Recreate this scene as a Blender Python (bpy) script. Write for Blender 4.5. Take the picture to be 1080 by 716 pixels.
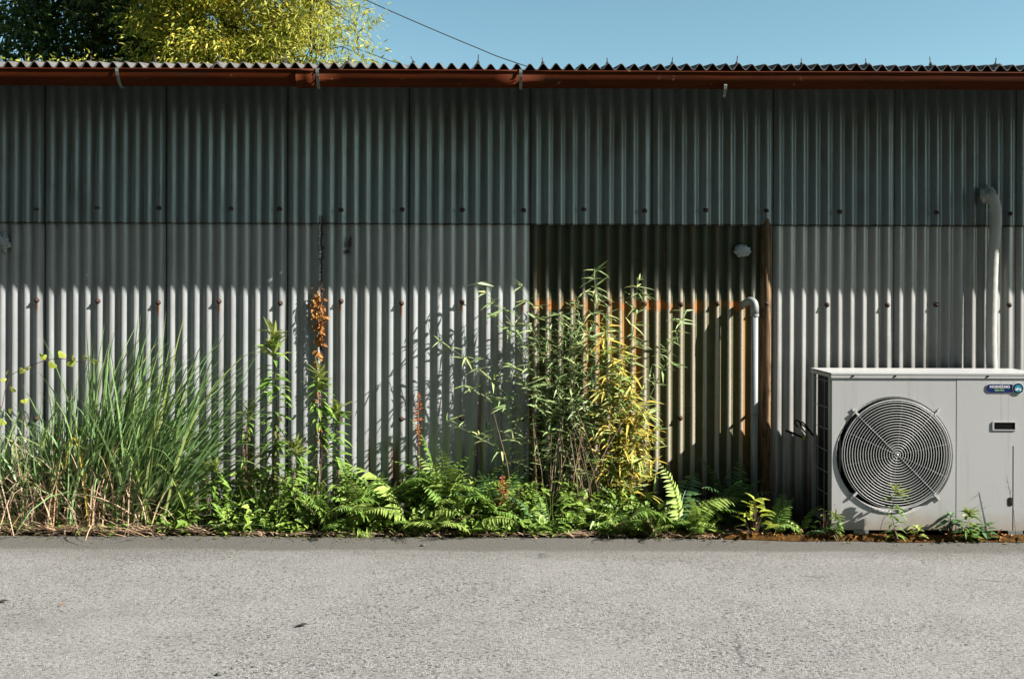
import bpy, math, random
import numpy as np
from mathutils import Vector, Matrix, noise as mnoise

for o in list(bpy.data.objects):
    bpy.data.objects.remove(o)
SC = bpy.context.scene
COL = SC.collection
R = math.radians

# ------------------------------------------------------------------ camera
CAM_H, CAM_D, HZ = 1.182, 5.40, 308.0   # eye height, distance to the wall, horizon row of the photograph
cam = bpy.data.cameras.new("camera")
cam.lens = 36.0
cam.sensor_width = 36.0
cam.shift_y = (HZ - 358.0) / 1080.0
cam.clip_end = 3000
cam_ob = bpy.data.objects.new("camera", cam)
cam_ob.location = (0, -CAM_D, CAM_H)
cam_ob.rotation_euler = (R(90), R(-0.2), 0)
COL.objects.link(cam_ob)
SC.camera = cam_ob

# ------------------------------------------------------------------ sky and sun
LDIR = Vector((-1.0, 0.289, -0.72)).normalized()
SUN_EL = math.asin(-LDIR.z)
SUN_ROT = math.atan2(-LDIR.x, -LDIR.y)
world = bpy.data.worlds.new("World")
SC.world = world
world.use_nodes = True
wn = world.node_tree
wn.nodes.clear()
sky = wn.nodes.new("ShaderNodeTexSky")
sky.sky_type = 'NISHITA'
sky.sun_disc = False
sky.sun_elevation = SUN_EL
sky.sun_rotation = SUN_ROT
sky.air_density = 0.75
sky.dust_density = 0.6
sky.ozone_density = 1.2
bg = wn.nodes.new("ShaderNodeBackground")
bg.inputs[1].default_value = 0.05
wo = wn.nodes.new("ShaderNodeOutputWorld")
tint = wn.nodes.new("ShaderNodeMix")
tint.data_type = 'RGBA'
tint.blend_type = 'MULTIPLY'
tint.inputs[0].default_value = 1.0
tint.inputs[7].default_value = (0.92, 1.10, 0.89, 1)
wn.links.new(sky.outputs[0], tint.inputs[6])
wn.links.new(tint.outputs[2], bg.inputs[0])
wn.links.new(bg.outputs[0], wo.inputs[0])

sun = bpy.data.lights.new("sun", 'SUN')
sun.energy = 5.0
sun.angle = R(0.5)
sun.color = (1.0, 0.945, 0.875)
sun_ob = bpy.data.objects.new("sun", sun)
sun_ob.location = (8, -6, 9)
sun_ob.rotation_euler = LDIR.to_track_quat('-Z', 'Y').to_euler()
COL.objects.link(sun_ob)

SC.view_settings.view_transform = 'Standard'
SC.view_settings.look = 'None'
SC.view_settings.gamma = 1.0
SC.view_settings.use_curve_mapping = False
SC.view_settings.exposure = 1.9

# ------------------------------------------------------------------ helpers
def px(x, d=0.0):
    return (x - 540.0) * (CAM_D - d) / 1080.0
def pz(y, d=0.0):
    return CAM_H - (y - HZ) * (CAM_D - d) / 1080.0
def P(x, y, d=0.0):
    return (px(x, d), -d, pz(y, d))

def empty(name, loc=(0, 0, 0), label=None, cat=None, group=None):
    o = bpy.data.objects.new(name, None)
    o.empty_display_size = 0.1
    o.location = loc
    COL.objects.link(o)
    tag(o, label, cat, group)
    return o
def tag(o, label=None, cat=None, group=None, kind=None):
    if label: o["label"] = label
    if cat: o["category"] = cat
    if group: o["group"] = group
    if kind: o["kind"] = kind
    return o
def link(name, me, mat=None, parent=None, loc=(0, 0, 0)):
    o = bpy.data.objects.new(name, me)
    if mat is not None and not me.materials:
        me.materials.append(mat)
    o.location = loc
    COL.objects.link(o)
    if parent is not None:
        o.parent = parent
    return o

class MB:
    """collects vertices and faces, builds one mesh"""
    def __init__(self):
        self.v = []; self.n = 0; self.f = []
    def add(self, verts, faces):
        verts = np.asarray(verts, dtype=np.float64).reshape(-1, 3)
        if isinstance(faces, np.ndarray):
            self.f.append(faces.astype(np.int64) + self.n)
        else:
            by = {}
            for f in faces:
                by.setdefault(len(f), []).append(f)
            for k, l in by.items():
                self.f.append(np.array(l, dtype=np.int64) + self.n)
        self.v.append(verts); self.n += len(verts)
    def box(self, c, s, rot=None):
        x, y, z = [k / 2 for k in s]
        v = np.array([(-x,-y,-z),(x,-y,-z),(x,y,-z),(-x,y,-z),(-x,-y,z),(x,-y,z),(x,y,z),(-x,y,z)])
        if rot is not None:
            v = v @ np.array(rot.to_3x3()).T
        self.add(v + np.array(c), [(3,2,1,0),(4,5,6,7),(0,1,5,4),(1,2,6,5),(2,3,7,6),(3,0,4,7)])
    def tube(self, pts, rad, sides=6, closed=False, caps=True):
        pts = [Vector(p) for p in pts]
        n = len(pts)
        if not hasattr(rad, '__len__'): rad = [rad] * n
        vs = []
        ref = None
        for i in range(n):
            if closed:
                t = pts[(i+1) % n] - pts[i-1]
            else:
                t = pts[min(i+1, n-1)] - pts[max(i-1, 0)]
            t.normalize()
            if ref is None:
                ref = Vector((0, 0, 1)) if abs(t.z) < 0.9 else Vector((0, 1, 0))
            u = ref - t * ref.dot(t)
            if u.length < 1e-5:
                u = t.orthogonal()
            u.normalize(); ref = u
            w = t.cross(u)
            for k in range(sides):
                a = 2 * math.pi * k / sides
                vs.append(pts[i] + (u * math.cos(a) + w * math.sin(a)) * rad[i])
        fs = []
        m = n if closed else n - 1
        for i in range(m):
            j = (i + 1) % n
            for k in range(sides):
                l = (k + 1) % sides
                fs.append((i*sides+k, i*sides+l, j*sides+l, j*sides+k))
        if caps and not closed:
            fs.append(tuple(range(sides))[::-1])
            fs.append(tuple((n-1)*sides + k for k in range(sides)))
        self.add([tuple(v) for v in vs], fs)
    def lathe(self, prof, seg=24, axis='Y', c=(0, 0, 0)):
        """prof: list of (radius, h along axis)"""
        vs = []; fs = []
        for r, h in prof:
            for k in range(seg):
                a = 2 * math.pi * k / seg
                x, z = r * math.cos(a), r * math.sin(a)
                vs.append((c[0]+x, c[1]+h, c[2]+z) if axis == 'Y' else (c[0]+x, c[1]+z, c[2]+h))
        for i in range(len(prof)-1):
            for k in range(seg):
                l = (k+1) % seg
                fs.append((i*seg+k, i*seg+l, (i+1)*seg+l, (i+1)*seg+k))
        self.add(vs, fs)
    def leaves(self, Pn, D, N, L, W, droop=0.15, shape=(0.32, 0.72, 0.6)):
        """batch of lanceolate leaves: base P, direction D, face normal N"""
        Pn = np.asarray(Pn, float); D = np.asarray(D, float); N = np.asarray(N, float)
        n = len(Pn)
        if n == 0: return
        L = np.broadcast_to(np.asarray(L, float), (n,))[:, None]
        W = np.broadcast_to(np.asarray(W, float), (n,))[:, None]
        dr = np.broadcast_to(np.asarray(droop, float), (n,))[:, None]
        D = D / (np.linalg.norm(D, axis=1, keepdims=True) + 1e-9)
        S = np.cross(D, N); S /= (np.linalg.norm(S, axis=1, keepdims=True) + 1e-9)
        N2 = np.cross(S, D)
        a, b, wb = shape
        down = np.array([[0, 0, -1.0]])
        v0 = Pn
        m1 = Pn + D*L*a + down*dr*L*a*a
        m2 = Pn + D*L*b + down*dr*L*b*b
        tip = Pn + D*L + down*dr*L
        fold = 0.18
        V = np.stack([v0, m1 + S*W*.5 + N2*W*fold, m1 - S*W*.5 + N2*W*fold, m2 + S*W*.5*wb + N2*W*fold*wb,
                      m2 - S*W*.5*wb + N2*W*fold*wb, tip, m1, m2], axis=1).reshape(-1, 3)
        base = (np.arange(n) * 8)[:, None]
        T = np.array([[0,6,1],[0,2,6],[3,7,5],[7,4,5]])
        Q = np.array([[1,6,7,3],[6,2,4,7]])
        self.f.append((base[:, :, None] + T[None]).reshape(-1, 3) + self.n)
        self.f.append((base[:, :, None] + Q[None]).reshape(-1, 4) + self.n)
        self.v.append(V); self.n += len(V)
    def mesh(self, name, mat=None, smooth=False):
        me = bpy.data.meshes.new(name)
        V = np.concatenate(self.v) if self.v else np.zeros((0, 3))
        me.vertices.add(len(V))
        me.vertices.foreach_set("co", V.astype(np.float32).ravel())
        loops = np.concatenate([f.ravel() for f in self.f]).astype(np.int32)
        tot = np.concatenate([np.full(len(f), f.shape[1]) for f in self.f]).astype(np.int32)
        start = np.concatenate([[0], np.cumsum(tot)[:-1]]).astype(np.int32)
        me.loops.add(len(loops)); me.loops.foreach_set("vertex_index", loops)
        me.polygons.add(len(tot))
        me.polygons.foreach_set("loop_start", start)
        me.polygons.foreach_set("loop_total", tot)
        me.polygons.foreach_set("use_smooth", np.full(len(tot), bool(smooth)))
        me.update(calc_edges=True)
        me.validate()
        if mat is not None:
            me.materials.append(mat)
        return me
    def build(self, name, mat, parent=None, smooth=False, loc=(0, 0, 0)):
        return link(name, self.mesh(name, mat, smooth), None, parent, loc)

# ------------------------------------------------------------------ materials
ALB = 0.55   # all pigments below are noted relative to a chalk white of 0.55 reflectance
LALB = 0.78  # the same for leaves
class G:
    """tiny shader graph helper"""
    def __init__(self, name):
        self.m = bpy.data.materials.new(name); self.m.use_nodes = True
        self.t = self.m.node_tree; self.t.nodes.clear()
        self.out = self.t.nodes.new("ShaderNodeOutputMaterial")
    def n(self, typ, **kw):
        nd = self.t.nodes.new(typ)
        for k, v in kw.items(): setattr(nd, k, v)
        return nd
    def put(self, sock, v):
        if isinstance(v, bpy.types.NodeSocket): self.t.links.new(v, sock)
        elif isinstance(v, (tuple, list)) and len(v) == 3 and sock.type == 'RGBA': sock.default_value = (*v, 1)
        else: sock.default_value = v
    def math(self, op, a, b=0.0, c=0.0, clamp=False):
        nd = self.n("ShaderNodeMath", operation=op); nd.use_clamp = clamp
        self.put(nd.inputs[0], a); self.put(nd.inputs[1], b); self.put(nd.inputs[2], c)
        return nd.outputs[0]
    def obj(self):
        return self.n("ShaderNodeTexCoord").outputs["Object"]
    def xyz(self, v):
        s = self.n("ShaderNodeSeparateXYZ"); self.put(s.inputs[0], v); return s.outputs
    def scale(self, v, s, loc=(0, 0, 0)):
        m = self.n("ShaderNodeMapping"); self.put(m.inputs[0], v); m.inputs[3].default_value = s; m.inputs[1].default_value = loc
        return m.outputs[0]
    def noise(self, v, scale=5, detail=4, rough=0.55, dist=0.0):
        nd = self.n("ShaderNodeTexNoise"); self.put(nd.inputs["Vector"], v)
        nd.inputs["Scale"].default_value = scale; nd.inputs["Detail"].default_value = detail
        nd.inputs["Roughness"].default_value = rough; nd.inputs["Distortion"].default_value = dist
        return nd.outputs["Fac"]
    def voro(self, v, scale=5, feature='F1', out="Distance", rnd=1.0):
        nd = self.n("ShaderNodeTexVoronoi", feature=feature); self.put(nd.inputs["Vector"], v)
        nd.inputs["Scale"].default_value = scale
        nd.inputs["Randomness"].default_value = rnd
        return nd.outputs[out]
    def smooth(self, v, a, b, c=0.0, d=1.0):
        nd = self.n("ShaderNodeMapRange", interpolation_type='SMOOTHSTEP')
        self.put(nd.inputs[0], v)
        for i, k in enumerate((a, b, c, d)): self.put(nd.inputs[i+1], k)
        return nd.outputs[0]
    def mix(self, f, a, b, blend='MIX'):
        nd = self.n("ShaderNodeMix", data_type='RGBA', blend_type=blend)
        self.put(nd.inputs[0], f); self.put(nd.inputs[6], a); self.put(nd.inputs[7], b)
        return nd.outputs[2]
    def ramp(self, f, stops, interp='LINEAR'):
        nd = self.n("ShaderNodeValToRGB"); self.put(nd.inputs[0], f)
        cr = nd.color_ramp; cr.interpolation = interp
        while len(cr.elements) < len(stops): cr.elements.new(0.5)
        for e, (p, c) in zip(cr.elements, stops):
            e.position = p; e.color = (*c, 1)
        return nd.outputs[0]
    def bump(self, h, strength=0.3, dist=0.01):
        nd = self.n("ShaderNodeBump"); nd.inputs["Strength"].default_value = strength
        nd.inputs["Distance"].default_value = dist; self.put(nd.inputs["Height"], h)
        return nd.outputs[0]
    def bsdf(self, col, rough=0.6, metal=0.0, normal=None, spec=0.5):
        p = self.n("ShaderNodeBsdfPrincipled")
        self.put(p.inputs["Base Color"], self.mix(1.0, col, (ALB, ALB, ALB), 'MULTIPLY')); self.put(p.inputs["Roughness"], rough); self.put(p.inputs["Metallic"], metal)
        p.inputs["Specular IOR Level"].default_value = spec
        if normal is not None: self.put(p.inputs["Normal"], normal)
        return p.outputs[0]
    def done(self, sh):
        self.t.links.new(sh, self.out.inputs[0]); return self.m

LAP = pz(237.5)                   # height of the horizontal lap of the wall sheets
SEAM0 = px(46.4)                  # x of one vertical seam
def plain(name, col, rough=0.6, metal=0.0, var=0.25, scale=12, bump=0.0, spec=0.5):
    g = G(name); o = g.obj()
    n = g.noise(o, scale, 5)
    c = g.mix(n, tuple(k*(1-var) for k in col), tuple(min(1, k*(1+var)) for k in col))
    nm = g.bump(g.noise(o, scale*6, 3), bump, 0.004) if bump else None
    return g.done(g.bsdf(c, rough, metal, nm, spec))

def leafmat(name, stops, trans=0.3, rough=0.5):
    g = G(name)
    geo = g.n("ShaderNodeNewGeometry")
    r = geo.outputs["Random Per Island"]
    k = 1.0 / max(1, len(stops) - 1)
    c = g.ramp(r, [(i*k, s) for i, s in enumerate(stops)])
    nz = g.noise(g.obj(), 60, 3)
    c = g.mix(0.35, c, g.mix(nz, tuple(.55*x for x in stops[0]), tuple(min(1, 1.5*x) for x in stops[-1])))
    b = g.bsdf(g.mix(1.0, c, (LALB/ALB,)*3, 'MULTIPLY'), rough, 0.0, None, 0.35)
    tr = g.n("ShaderNodeBsdfTranslucent"); g.put(tr.inputs[0], g.mix(1.0, c, (LALB, LALB, LALB), 'MULTIPLY'))
    mx = g.n("ShaderNodeMixShader"); mx.inputs[0].default_value = trans
    g.t.links.new(b, mx.inputs[1]); g.t.links.new(tr.outputs[0], mx.inputs[2])
    return g.done(mx.outputs[0])

def mat_wall(name, base=(0.445, 0.465, 0.468), warm=0.0, drips=1.0, metal=0.26, lap=0.0):
    g = G(name); o = g.obj(); x, y, z = g.xyz(o)
    mott = g.noise(o, 3.0, 6, 0.6)
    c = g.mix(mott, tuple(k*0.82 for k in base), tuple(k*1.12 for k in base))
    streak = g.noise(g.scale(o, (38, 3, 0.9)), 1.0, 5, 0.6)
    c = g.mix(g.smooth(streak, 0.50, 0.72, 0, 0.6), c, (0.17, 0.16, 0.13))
    speck = g.noise(o, 160, 3, 0.6)
    c = g.mix(g.smooth(speck, 0.62, 0.72, 0, 0.45), c, (0.14, 0.13, 0.11))
    sc_ = g.math('MULTIPLY', g.math('SUBTRACT', x, SEAM0), 1/0.64)
    sheet = g.n("ShaderNodeTexWhiteNoise", noise_dimensions='1D'); g.put(sheet.inputs["W"], g.math('ADD', g.math('FLOOR', sc_), 0.37 + lap))
    c = g.mix(g.math('MULTIPLY', sheet.outputs[0], 0.30), c, tuple(0.62*k for k in base))
    sf = g.math('ADD', g.math('FRACT', sc_), g.math('MULTIPLY', g.math('SUBTRACT', g.noise(g.scale(o, (4, 1, 9)), 2, 3), 0.5), 0.004))
    c = g.mix(g.smooth(sf, 0.006, 0.013, 0.88, 0), c, (0.03, 0.024, 0.018))
    # old scuffs and bleached patches
    sc2 = g.noise(g.scale(o, (2.2, 1, 1.1), (0.7, 0, 2.3)), 1.4, 6, 0.68)
    c = g.mix(g.smooth(sc2, 0.52, 0.70, 0, 0.38), c, tuple(1.28*k for k in base))
    c = g.mix(g.smooth(sc2, 0.46, 0.30, 0, 0.35), c, (0.15, 0.14, 0.115))
    # rust drips under the screws of the lower row
    cell = g.math('MULTIPLY', g.math('ADD', x, 2.504), 1/0.32)
    fr = g.math('ABSOLUTE', g.math('SUBTRACT', g.math('FRACT', g.math('ADD', cell, 0.5)), 0.5))
    wob = g.math('MULTIPLY', g.math('SUBTRACT', g.noise(o, 40, 2), 0.5), 0.012)
    inx = g.smooth(g.math('ADD', fr, wob), 0.010, 0.026, 1, 0)
    wn_ = g.n("ShaderNodeTexWhiteNoise", noise_dimensions='1D')
    g.put(wn_.inputs["W"], g.math('FLOOR', g.math('ADD', cell, 0.5)))
    ln = g.math('MULTIPLY_ADD', wn_.outputs[0], 0.11, 0.0)
    zz = g.math('SUBTRACT', 1.124, z)
    inz = g.math('MULTIPLY', g.smooth(zz, 0.0, 0.006), g.smooth(zz, g.math('MULTIPLY', ln, 0.4), ln, 1, 0))
    keep = g.smooth(wn_.outputs[0], 0.45, 0.55)
    drip = g.math('MULTIPLY', g.math('MULTIPLY', inx, inz), keep)
    c = g.mix(g.math('MULTIPLY', drip, 0.9*drips), c, (0.40, 0.13, 0.025))
    # rust climbing from the foot and in long runs
    run = g.noise(g.scale(o, (9, 2, 0.45), (3.1, 0, 0)), 1.0, 5, 0.65)
    low = g.smooth(z, 0.75, 0.1)
    rr = g.smooth(g.math('ADD', run, g.math('MULTIPLY', low, 0.16)), 0.66, 0.76, 0, 0.85)
    rr = g.math('MULTIPLY', rr, g.smooth(z, 0.95, 0.55))
    c = g.mix(rr, c, g.mix(g.noise(o, 30, 4), (0.07, 0.028, 0.012), (0.22, 0.09, 0.03)))
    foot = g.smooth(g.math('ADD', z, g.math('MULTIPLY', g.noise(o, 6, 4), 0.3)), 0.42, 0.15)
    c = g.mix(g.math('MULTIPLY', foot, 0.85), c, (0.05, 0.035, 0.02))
    if lap:                          # rusty lower edge of the upper sheets, darkened as the lap gap's shadow
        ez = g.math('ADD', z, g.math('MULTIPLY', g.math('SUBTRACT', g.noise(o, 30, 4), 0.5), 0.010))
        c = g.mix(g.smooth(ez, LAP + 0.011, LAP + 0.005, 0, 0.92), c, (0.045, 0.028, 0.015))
        c = g.mix(g.smooth(g.noise(g.scale(o, (5, 1, 2.2), (7, 0, 1)), 1.0, 5, 0.6), 0.52, 0.70, 0, 0.45), c, (0.12, 0.10, 0.07))
    if warm:
        vy = g.smooth(y, -0.004, 0.003)
        c = g.mix(g.math('MULTIPLY', vy, g.math('MULTIPLY', g.noise(g.scale(o, (6, 1, 1.2)), 2, 4), warm)), c, (0.20, 0.14, 0.085))
    nm = g.bump(g.noise(o, 220, 3), 0.08, 0.002)
    return g.done(g.bsdf(c, g.smooth(mott, 0.3, 0.7, 0.28, 0.42), metal, nm, 0.45))

def mat_rusty(name):
    g = G(name); o = g.obj(); x, y, z = g.xyz(o)
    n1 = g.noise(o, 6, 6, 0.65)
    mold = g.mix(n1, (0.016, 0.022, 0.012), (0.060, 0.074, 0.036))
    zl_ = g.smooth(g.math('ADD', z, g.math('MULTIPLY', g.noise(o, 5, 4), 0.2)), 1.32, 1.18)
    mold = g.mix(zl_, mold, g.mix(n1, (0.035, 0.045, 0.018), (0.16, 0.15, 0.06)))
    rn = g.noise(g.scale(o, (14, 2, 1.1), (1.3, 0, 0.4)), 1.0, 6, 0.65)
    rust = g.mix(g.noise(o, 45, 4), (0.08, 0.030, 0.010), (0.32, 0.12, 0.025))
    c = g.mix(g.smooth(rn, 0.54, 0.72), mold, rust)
    # orange stripes lower on the sheet
    st = g.noise(g.scale(o, (7, 1, 0.3), (8.7, 0, 0)), 1.0, 3)
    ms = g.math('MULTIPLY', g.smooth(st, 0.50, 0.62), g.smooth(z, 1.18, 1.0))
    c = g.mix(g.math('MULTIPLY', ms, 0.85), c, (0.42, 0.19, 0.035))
    # band of orange rust along the screw line
    bw = g.math('ADD', z, g.math('MULTIPLY', g.math('SUBTRACT', g.noise(o, 14, 4), 0.5), 0.09))
    band = g.math('MULTIPLY', g.smooth(bw, 1.078, 1.103), g.smooth(bw, 1.122, 1.152, 1, 0))
    band = g.math('MULTIPLY', band, g.smooth(g.noise(g.scale(o, (3, 1, 1)), 2.0, 3), 0.38, 0.55, 0.15, 1))
    c = g.mix(g.math('MULTIPLY', band, 0.95), c, g.mix(g.noise(o, 60, 3), (0.25, 0.07, 0.01), (0.55, 0.20, 0.03)))
    # paint left on the crests
    sp = g.noise(o, 130, 4, 0.7)
    cr = g.math('ADD', g.math('MULTIPLY', y, -1.0), g.math('MULTIPLY', g.math('SUBTRACT', sp, 0.5), 0.007))
    crest = g.smooth(cr, -0.0006, 0.0030)
    up = g.smooth(g.math('ADD', z, g.math('MULTIPLY', g.noise(g.scale(o, (12, 1, 3)), 1, 4), 0.16)), 1.25, 1.42)
    crest = g.math('MULTIPLY', crest, g.math('SUBTRACT', 1.0, g.math('MULTIPLY', up, 0.88)))
    crest = g.math('MULTIPLY', crest, g.math('SUBTRACT', 1.0, g.math('MULTIPLY', band, 0.45)))
    pale = g.mix(g.noise(g.scale(o, (30, 1, 4)), 1.0, 5), (0.40, 0.34, 0.25), (0.60, 0.55, 0.46))
    c = g.mix(crest, c, pale)
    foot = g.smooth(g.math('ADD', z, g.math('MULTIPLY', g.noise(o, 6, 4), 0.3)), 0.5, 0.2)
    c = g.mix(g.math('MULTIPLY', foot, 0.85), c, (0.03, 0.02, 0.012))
    nm = g.bump(g.noise(o, 90, 5, 0.7), 0.3, 0.003)
    return g.done(g.bsdf(c, 0.75, 0.0, nm, 0.2))

def mat_road():
    g = G("asphalt"); o = g.obj(); x, y, z = g.xyz(o)
    big = g.noise(o, 0.9, 5, 0.6)
    mid = g.noise(o, 6, 4)
    vo = g.n("ShaderNodeTexVoronoi", feature='F1'); g.put(vo.inputs["Vector"], o); vo.inputs["Scale"].default_value = 150
    cellc = g.n("ShaderNodeSeparateColor"); g.put(cellc.inputs[0], vo.outputs["Color"])
    stone = g.ramp(cellc.outputs[0], [(0.0, (0.13, 0.128, 0.122)), (0.18, (0.22, 0.216, 0.208)), (0.55, (0.32, 0.312, 0.30)), (1.0, (0.44, 0.43, 0.415))])
    gap = g.voro(o, 150, 'DISTANCE_TO_EDGE')
    c = g.mix(g.smooth(gap, 0.0, 0.12, 0.55, 0), stone, (0.10, 0.098, 0.09))
    pits = g.noise(o, 85, 3, 0.6)
    c = g.mix(g.smooth(pits, 0.61, 0.66, 0, 0.9), c, (0.045, 0.045, 0.043))
    vp_ = g.n("ShaderNodeTexVoronoi", feature='F1'); g.put(vp_.inputs["Vector"], g.scale(o, (0.75, 1.0, 1.0))); vp_.inputs["Scale"].default_value = 58
    vs_ = g.n("ShaderNodeSeparateColor"); g.put(vs_.inputs[0], vp_.outputs["Color"])
    rad = g.math('MULTIPLY_ADD', vs_.outputs[1], 0.26, 0.10)
    hole = g.math('MULTIPLY', g.math('LESS_THAN', vp_.outputs["Distance"], rad), g.math('GREATER_THAN', vs_.outputs[0], 0.50))
    c = g.mix(g.math('MULTIPLY', hole, 0.92), c, (0.04, 0.04, 0.04))
    c = g.mix(g.smooth(big, 0.35, 0.65, 0.0, 0.40), c, (0.37, 0.362, 0.35))
    c = g.mix(g.smooth(mid, 0.45, 0.75, 0, 0.25), c, (0.17, 0.165, 0.155))
    # damp, dirty strip along the soil edge
    ed = g.math('ADD', y, g.math('MULTIPLY', g.math('SUBTRACT', g.noise(g.scale(o, (1.5, 4, 1)), 2, 6, 0.65), 0.5), 0.13))
    c = g.mix(g.smooth(ed, -0.75, -0.68, 0, 0.68), c, (0.105, 0.095, 0.08))
    ed2 = g.math('ADD', y, g.math('MULTIPLY', g.math('SUBTRACT', g.noise(g.scale(o, (1.0, 4, 1)), 1.3, 5), 0.5), 0.7))
    c = g.mix(g.smooth(ed2, -1.05, -0.6, 0, 0.5), c, (0.13, 0.12, 0.105))
    st = g.noise(g.scale(o, (0.5, 1.3, 1), (4, 2, 0)), 1.1, 5, 0.55)
    c = g.mix(g.smooth(st, 0.52, 0.70, 0, 0.28), c, (0.16, 0.155, 0.15))
    # hairline cracks
    wv = g.noise(o, 2.2, 3)
    ov = g.n("ShaderNodeVectorMath", operation='ADD'); g.put(ov.inputs[0], o)
    cb = g.n("ShaderNodeCombineXYZ"); g.put(cb.inputs[0], g.math('MULTIPLY', wv, 0.5)); g.put(cb.inputs[1], g.math('MULTIPLY', wv, 0.35))
    g.put(ov.inputs[1], cb.outputs[0])
    ck = g.voro(ov.outputs[0], 0.55, 'DISTANCE_TO_EDGE')
    ckm = g.math('MULTIPLY', g.smooth(ck, 0.0008, 0.003, 1, 0), g.smooth(g.noise(o, 1.3, 2), 0.5, 0.6))
    c = g.mix(g.math('MULTIPLY', ckm, 0.55), c, (0.05, 0.05, 0.047))
    h = g.math('ADD', g.math('MULTIPLY', gap, 1.0), g.math('MULTIPLY', g.smooth(pits, 0.55, 0.68, 0, 1), -0.8))
    nm = g.bump(g.math('ADD', h, g.math('MULTIPLY', cellc.outputs[1], 0.35)), 0.75, 0.006)
    return g.done(g.bsdf(c, 0.85, 0.0, nm, 0.25))

def mat_soil(name, a, b, sc=30, bump=0.8):
    g = G(name); o = g.obj()
    n = g.noise(o, sc, 6, 0.7)
    c = g.mix(g.smooth(n, 0.3, 0.7), a, b)
    c = g.mix(g.smooth(g.noise(o, sc*0.2, 4), 0.45, 0.7, 0, 0.6), c, tuple(0.5*k for k in a))
    return g.done(g.bsdf(c, 0.95, 0, g.bump(g.noise(o, sc*3, 4), bump, 0.01), 0.1))

def mat_slate():
    g = G("corrugated_slate"); o = g.obj()
    n = g.noise(o, 9, 6, 0.65)
    c = g.mix(n, (0.07, 0.068, 0.064), (0.20, 0.195, 0.185))
    lich = g.noise(o, 55, 4, 0.6)
    c = g.mix(g.smooth(lich, 0.58, 0.68, 0, 0.75), c, (0.055, 0.055, 0.045))
    c = g.mix(g.smooth(g.noise(o, 38, 4), 0.62, 0.7, 0, 0.6), c, (0.30, 0.29, 0.26))
    return g.done(g.bsdf(c, 0.9, 0, g.bump(g.noise(o, 140, 4), 0.4, 0.004), 0.15))

def mat_gutter():
    g = G("rust_red_gutter"); o = g.obj()
    n = g.noise(g.scale(o, (1.2, 6, 6)), 4, 6, 0.6)
    c = g.mix(n, (0.036, 0.007, 0.0015), (0.150, 0.030, 0.005))
    c = g.mix(g.smooth(g.noise(g.scale(o, (3, 20, 20), (2, 0, 0)), 1.5, 5), 0.58, 0.72, 0, 0.7), c, (0.05, 0.03, 0.018))
    c = g.mix(g.smooth(g.noise(o, 26, 4), 0.68, 0.74, 0, 0.7), c, (0.33, 0.22, 0.10))
    return g.done(g.bsdf(c, 0.7, 0, g.bump(n, 0.2, 0.004), 0.08))

def mat_casing():
    g = G("grey_enamel_casing"); o = g.obj(); x, y, z = g.xyz(o)
    n = g.noise(o, 2.5, 5)
    c = g.mix(n, (0.49, 0.495, 0.49), (0.54, 0.545, 0.54))
    st = g.noise(g.scale(o, (26, 26, 1.4)), 1, 5)
    c = g.mix(g.smooth(st, 0.52, 0.75, 0, 0.30), c, (0.36, 0.34, 0.29))
    low = g.math('ADD', z, g.math('MULTIPLY', g.noise(o, 14, 5), 0.12))
    c = g.mix(g.smooth(low, 0.22, 0.07, 0, 0.75), c, (0.36, 0.28, 0.18))
    dr = g.noise(g.scale(o, (60, 60, 2.0), (1, 0, 0.3)), 1.0, 4, 0.6)
    c = g.mix(g.smooth(dr, 0.60, 0.74, 0, 0.28), c, (0.26, 0.22, 0.16))
    sp = g.noise(o, 95, 2)
    c = g.mix(g.smooth(sp, 0.70, 0.74, 0, 0.5), c, (0.3, 0.26, 0.2))
    return g.done(g.bsdf(c, 0.45, 0, None, 0.3))

M = {}
M['wall'] = mat_wall("painted_corrugated_steel")
M['wall_b'] = mat_wall("painted_corrugated_steel_dusty", (0.455, 0.46, 0.45), warm=0.35, drips=0.0)
M['wall_u'] = mat_wall("painted_corrugated_steel_eave_shade", (0.265, 0.32, 0.335), drips=0.0, metal=0.35, lap=1.0)  # eave shade put into the base colour, darker and tealer than the lower sheets
M['rusty'] = mat_rusty("mouldy_rusted_steel")
g_ = G("brown_rusted_strip"); o_ = g_.obj()
c_ = g_.mix(g_.smooth(g_.noise(g_.scale(o_, (70, 10, 2.5)), 1.0, 6, 0.7), 0.35, 0.65), (0.05, 0.025, 0.010), (0.30, 0.19, 0.10))
c_ = g_.mix(g_.smooth(g_.noise(g_.scale(o_, (20, 10, 7)), 1.0, 5, 0.7), 0.5, 0.68, 0, 0.8), c_, (0.03, 0.022, 0.012))
M['edge'] = g_.done(g_.bsdf(c_, 0.85, 0, None, 0.15))
M['road'] = mat_road()
M['soil'] = mat_soil("dark_soil", (0.035, 0.026, 0.017), (0.10, 0.075, 0.045))
M['moss'] = mat_soil("brown_moss", (0.075, 0.034, 0.008), (0.19, 0.092, 0.02), 70, 1.0)
M['ground'] = mat_soil("field_ground", (0.03, 0.04, 0.015), (0.07, 0.075, 0.03), 6, 0.5)
M['slate'] = mat_slate()
M['gutter'] = mat_gutter()
M['zinc'] = plain("zinc_strap", (0.24, 0.26, 0.24), 0.5, 0.3, 0.3, 60)
M['dark_wood'] = plain("dark_timber", (0.035, 0.024, 0.016), 0.85, 0, 0.5, 14, 0.3)
M['screw'] = plain("rusted_screw", (0.035, 0.022, 0.016), 0.7, 0.2, 0.5, 90)
M['washer'] = plain("rusted_washer", (0.075, 0.028, 0.014), 0.8, 0.1, 0.7, 80)
M['pvc'] = plain("grey_pvc_pipe", (0.30, 0.33, 0.34), 0.4, 0, 0.12, 20)
M['tape'] = plain("white_wrapping_tape", (0.44, 0.44, 0.41), 0.6, 0, 0.14, 16, 0.15)
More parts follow.
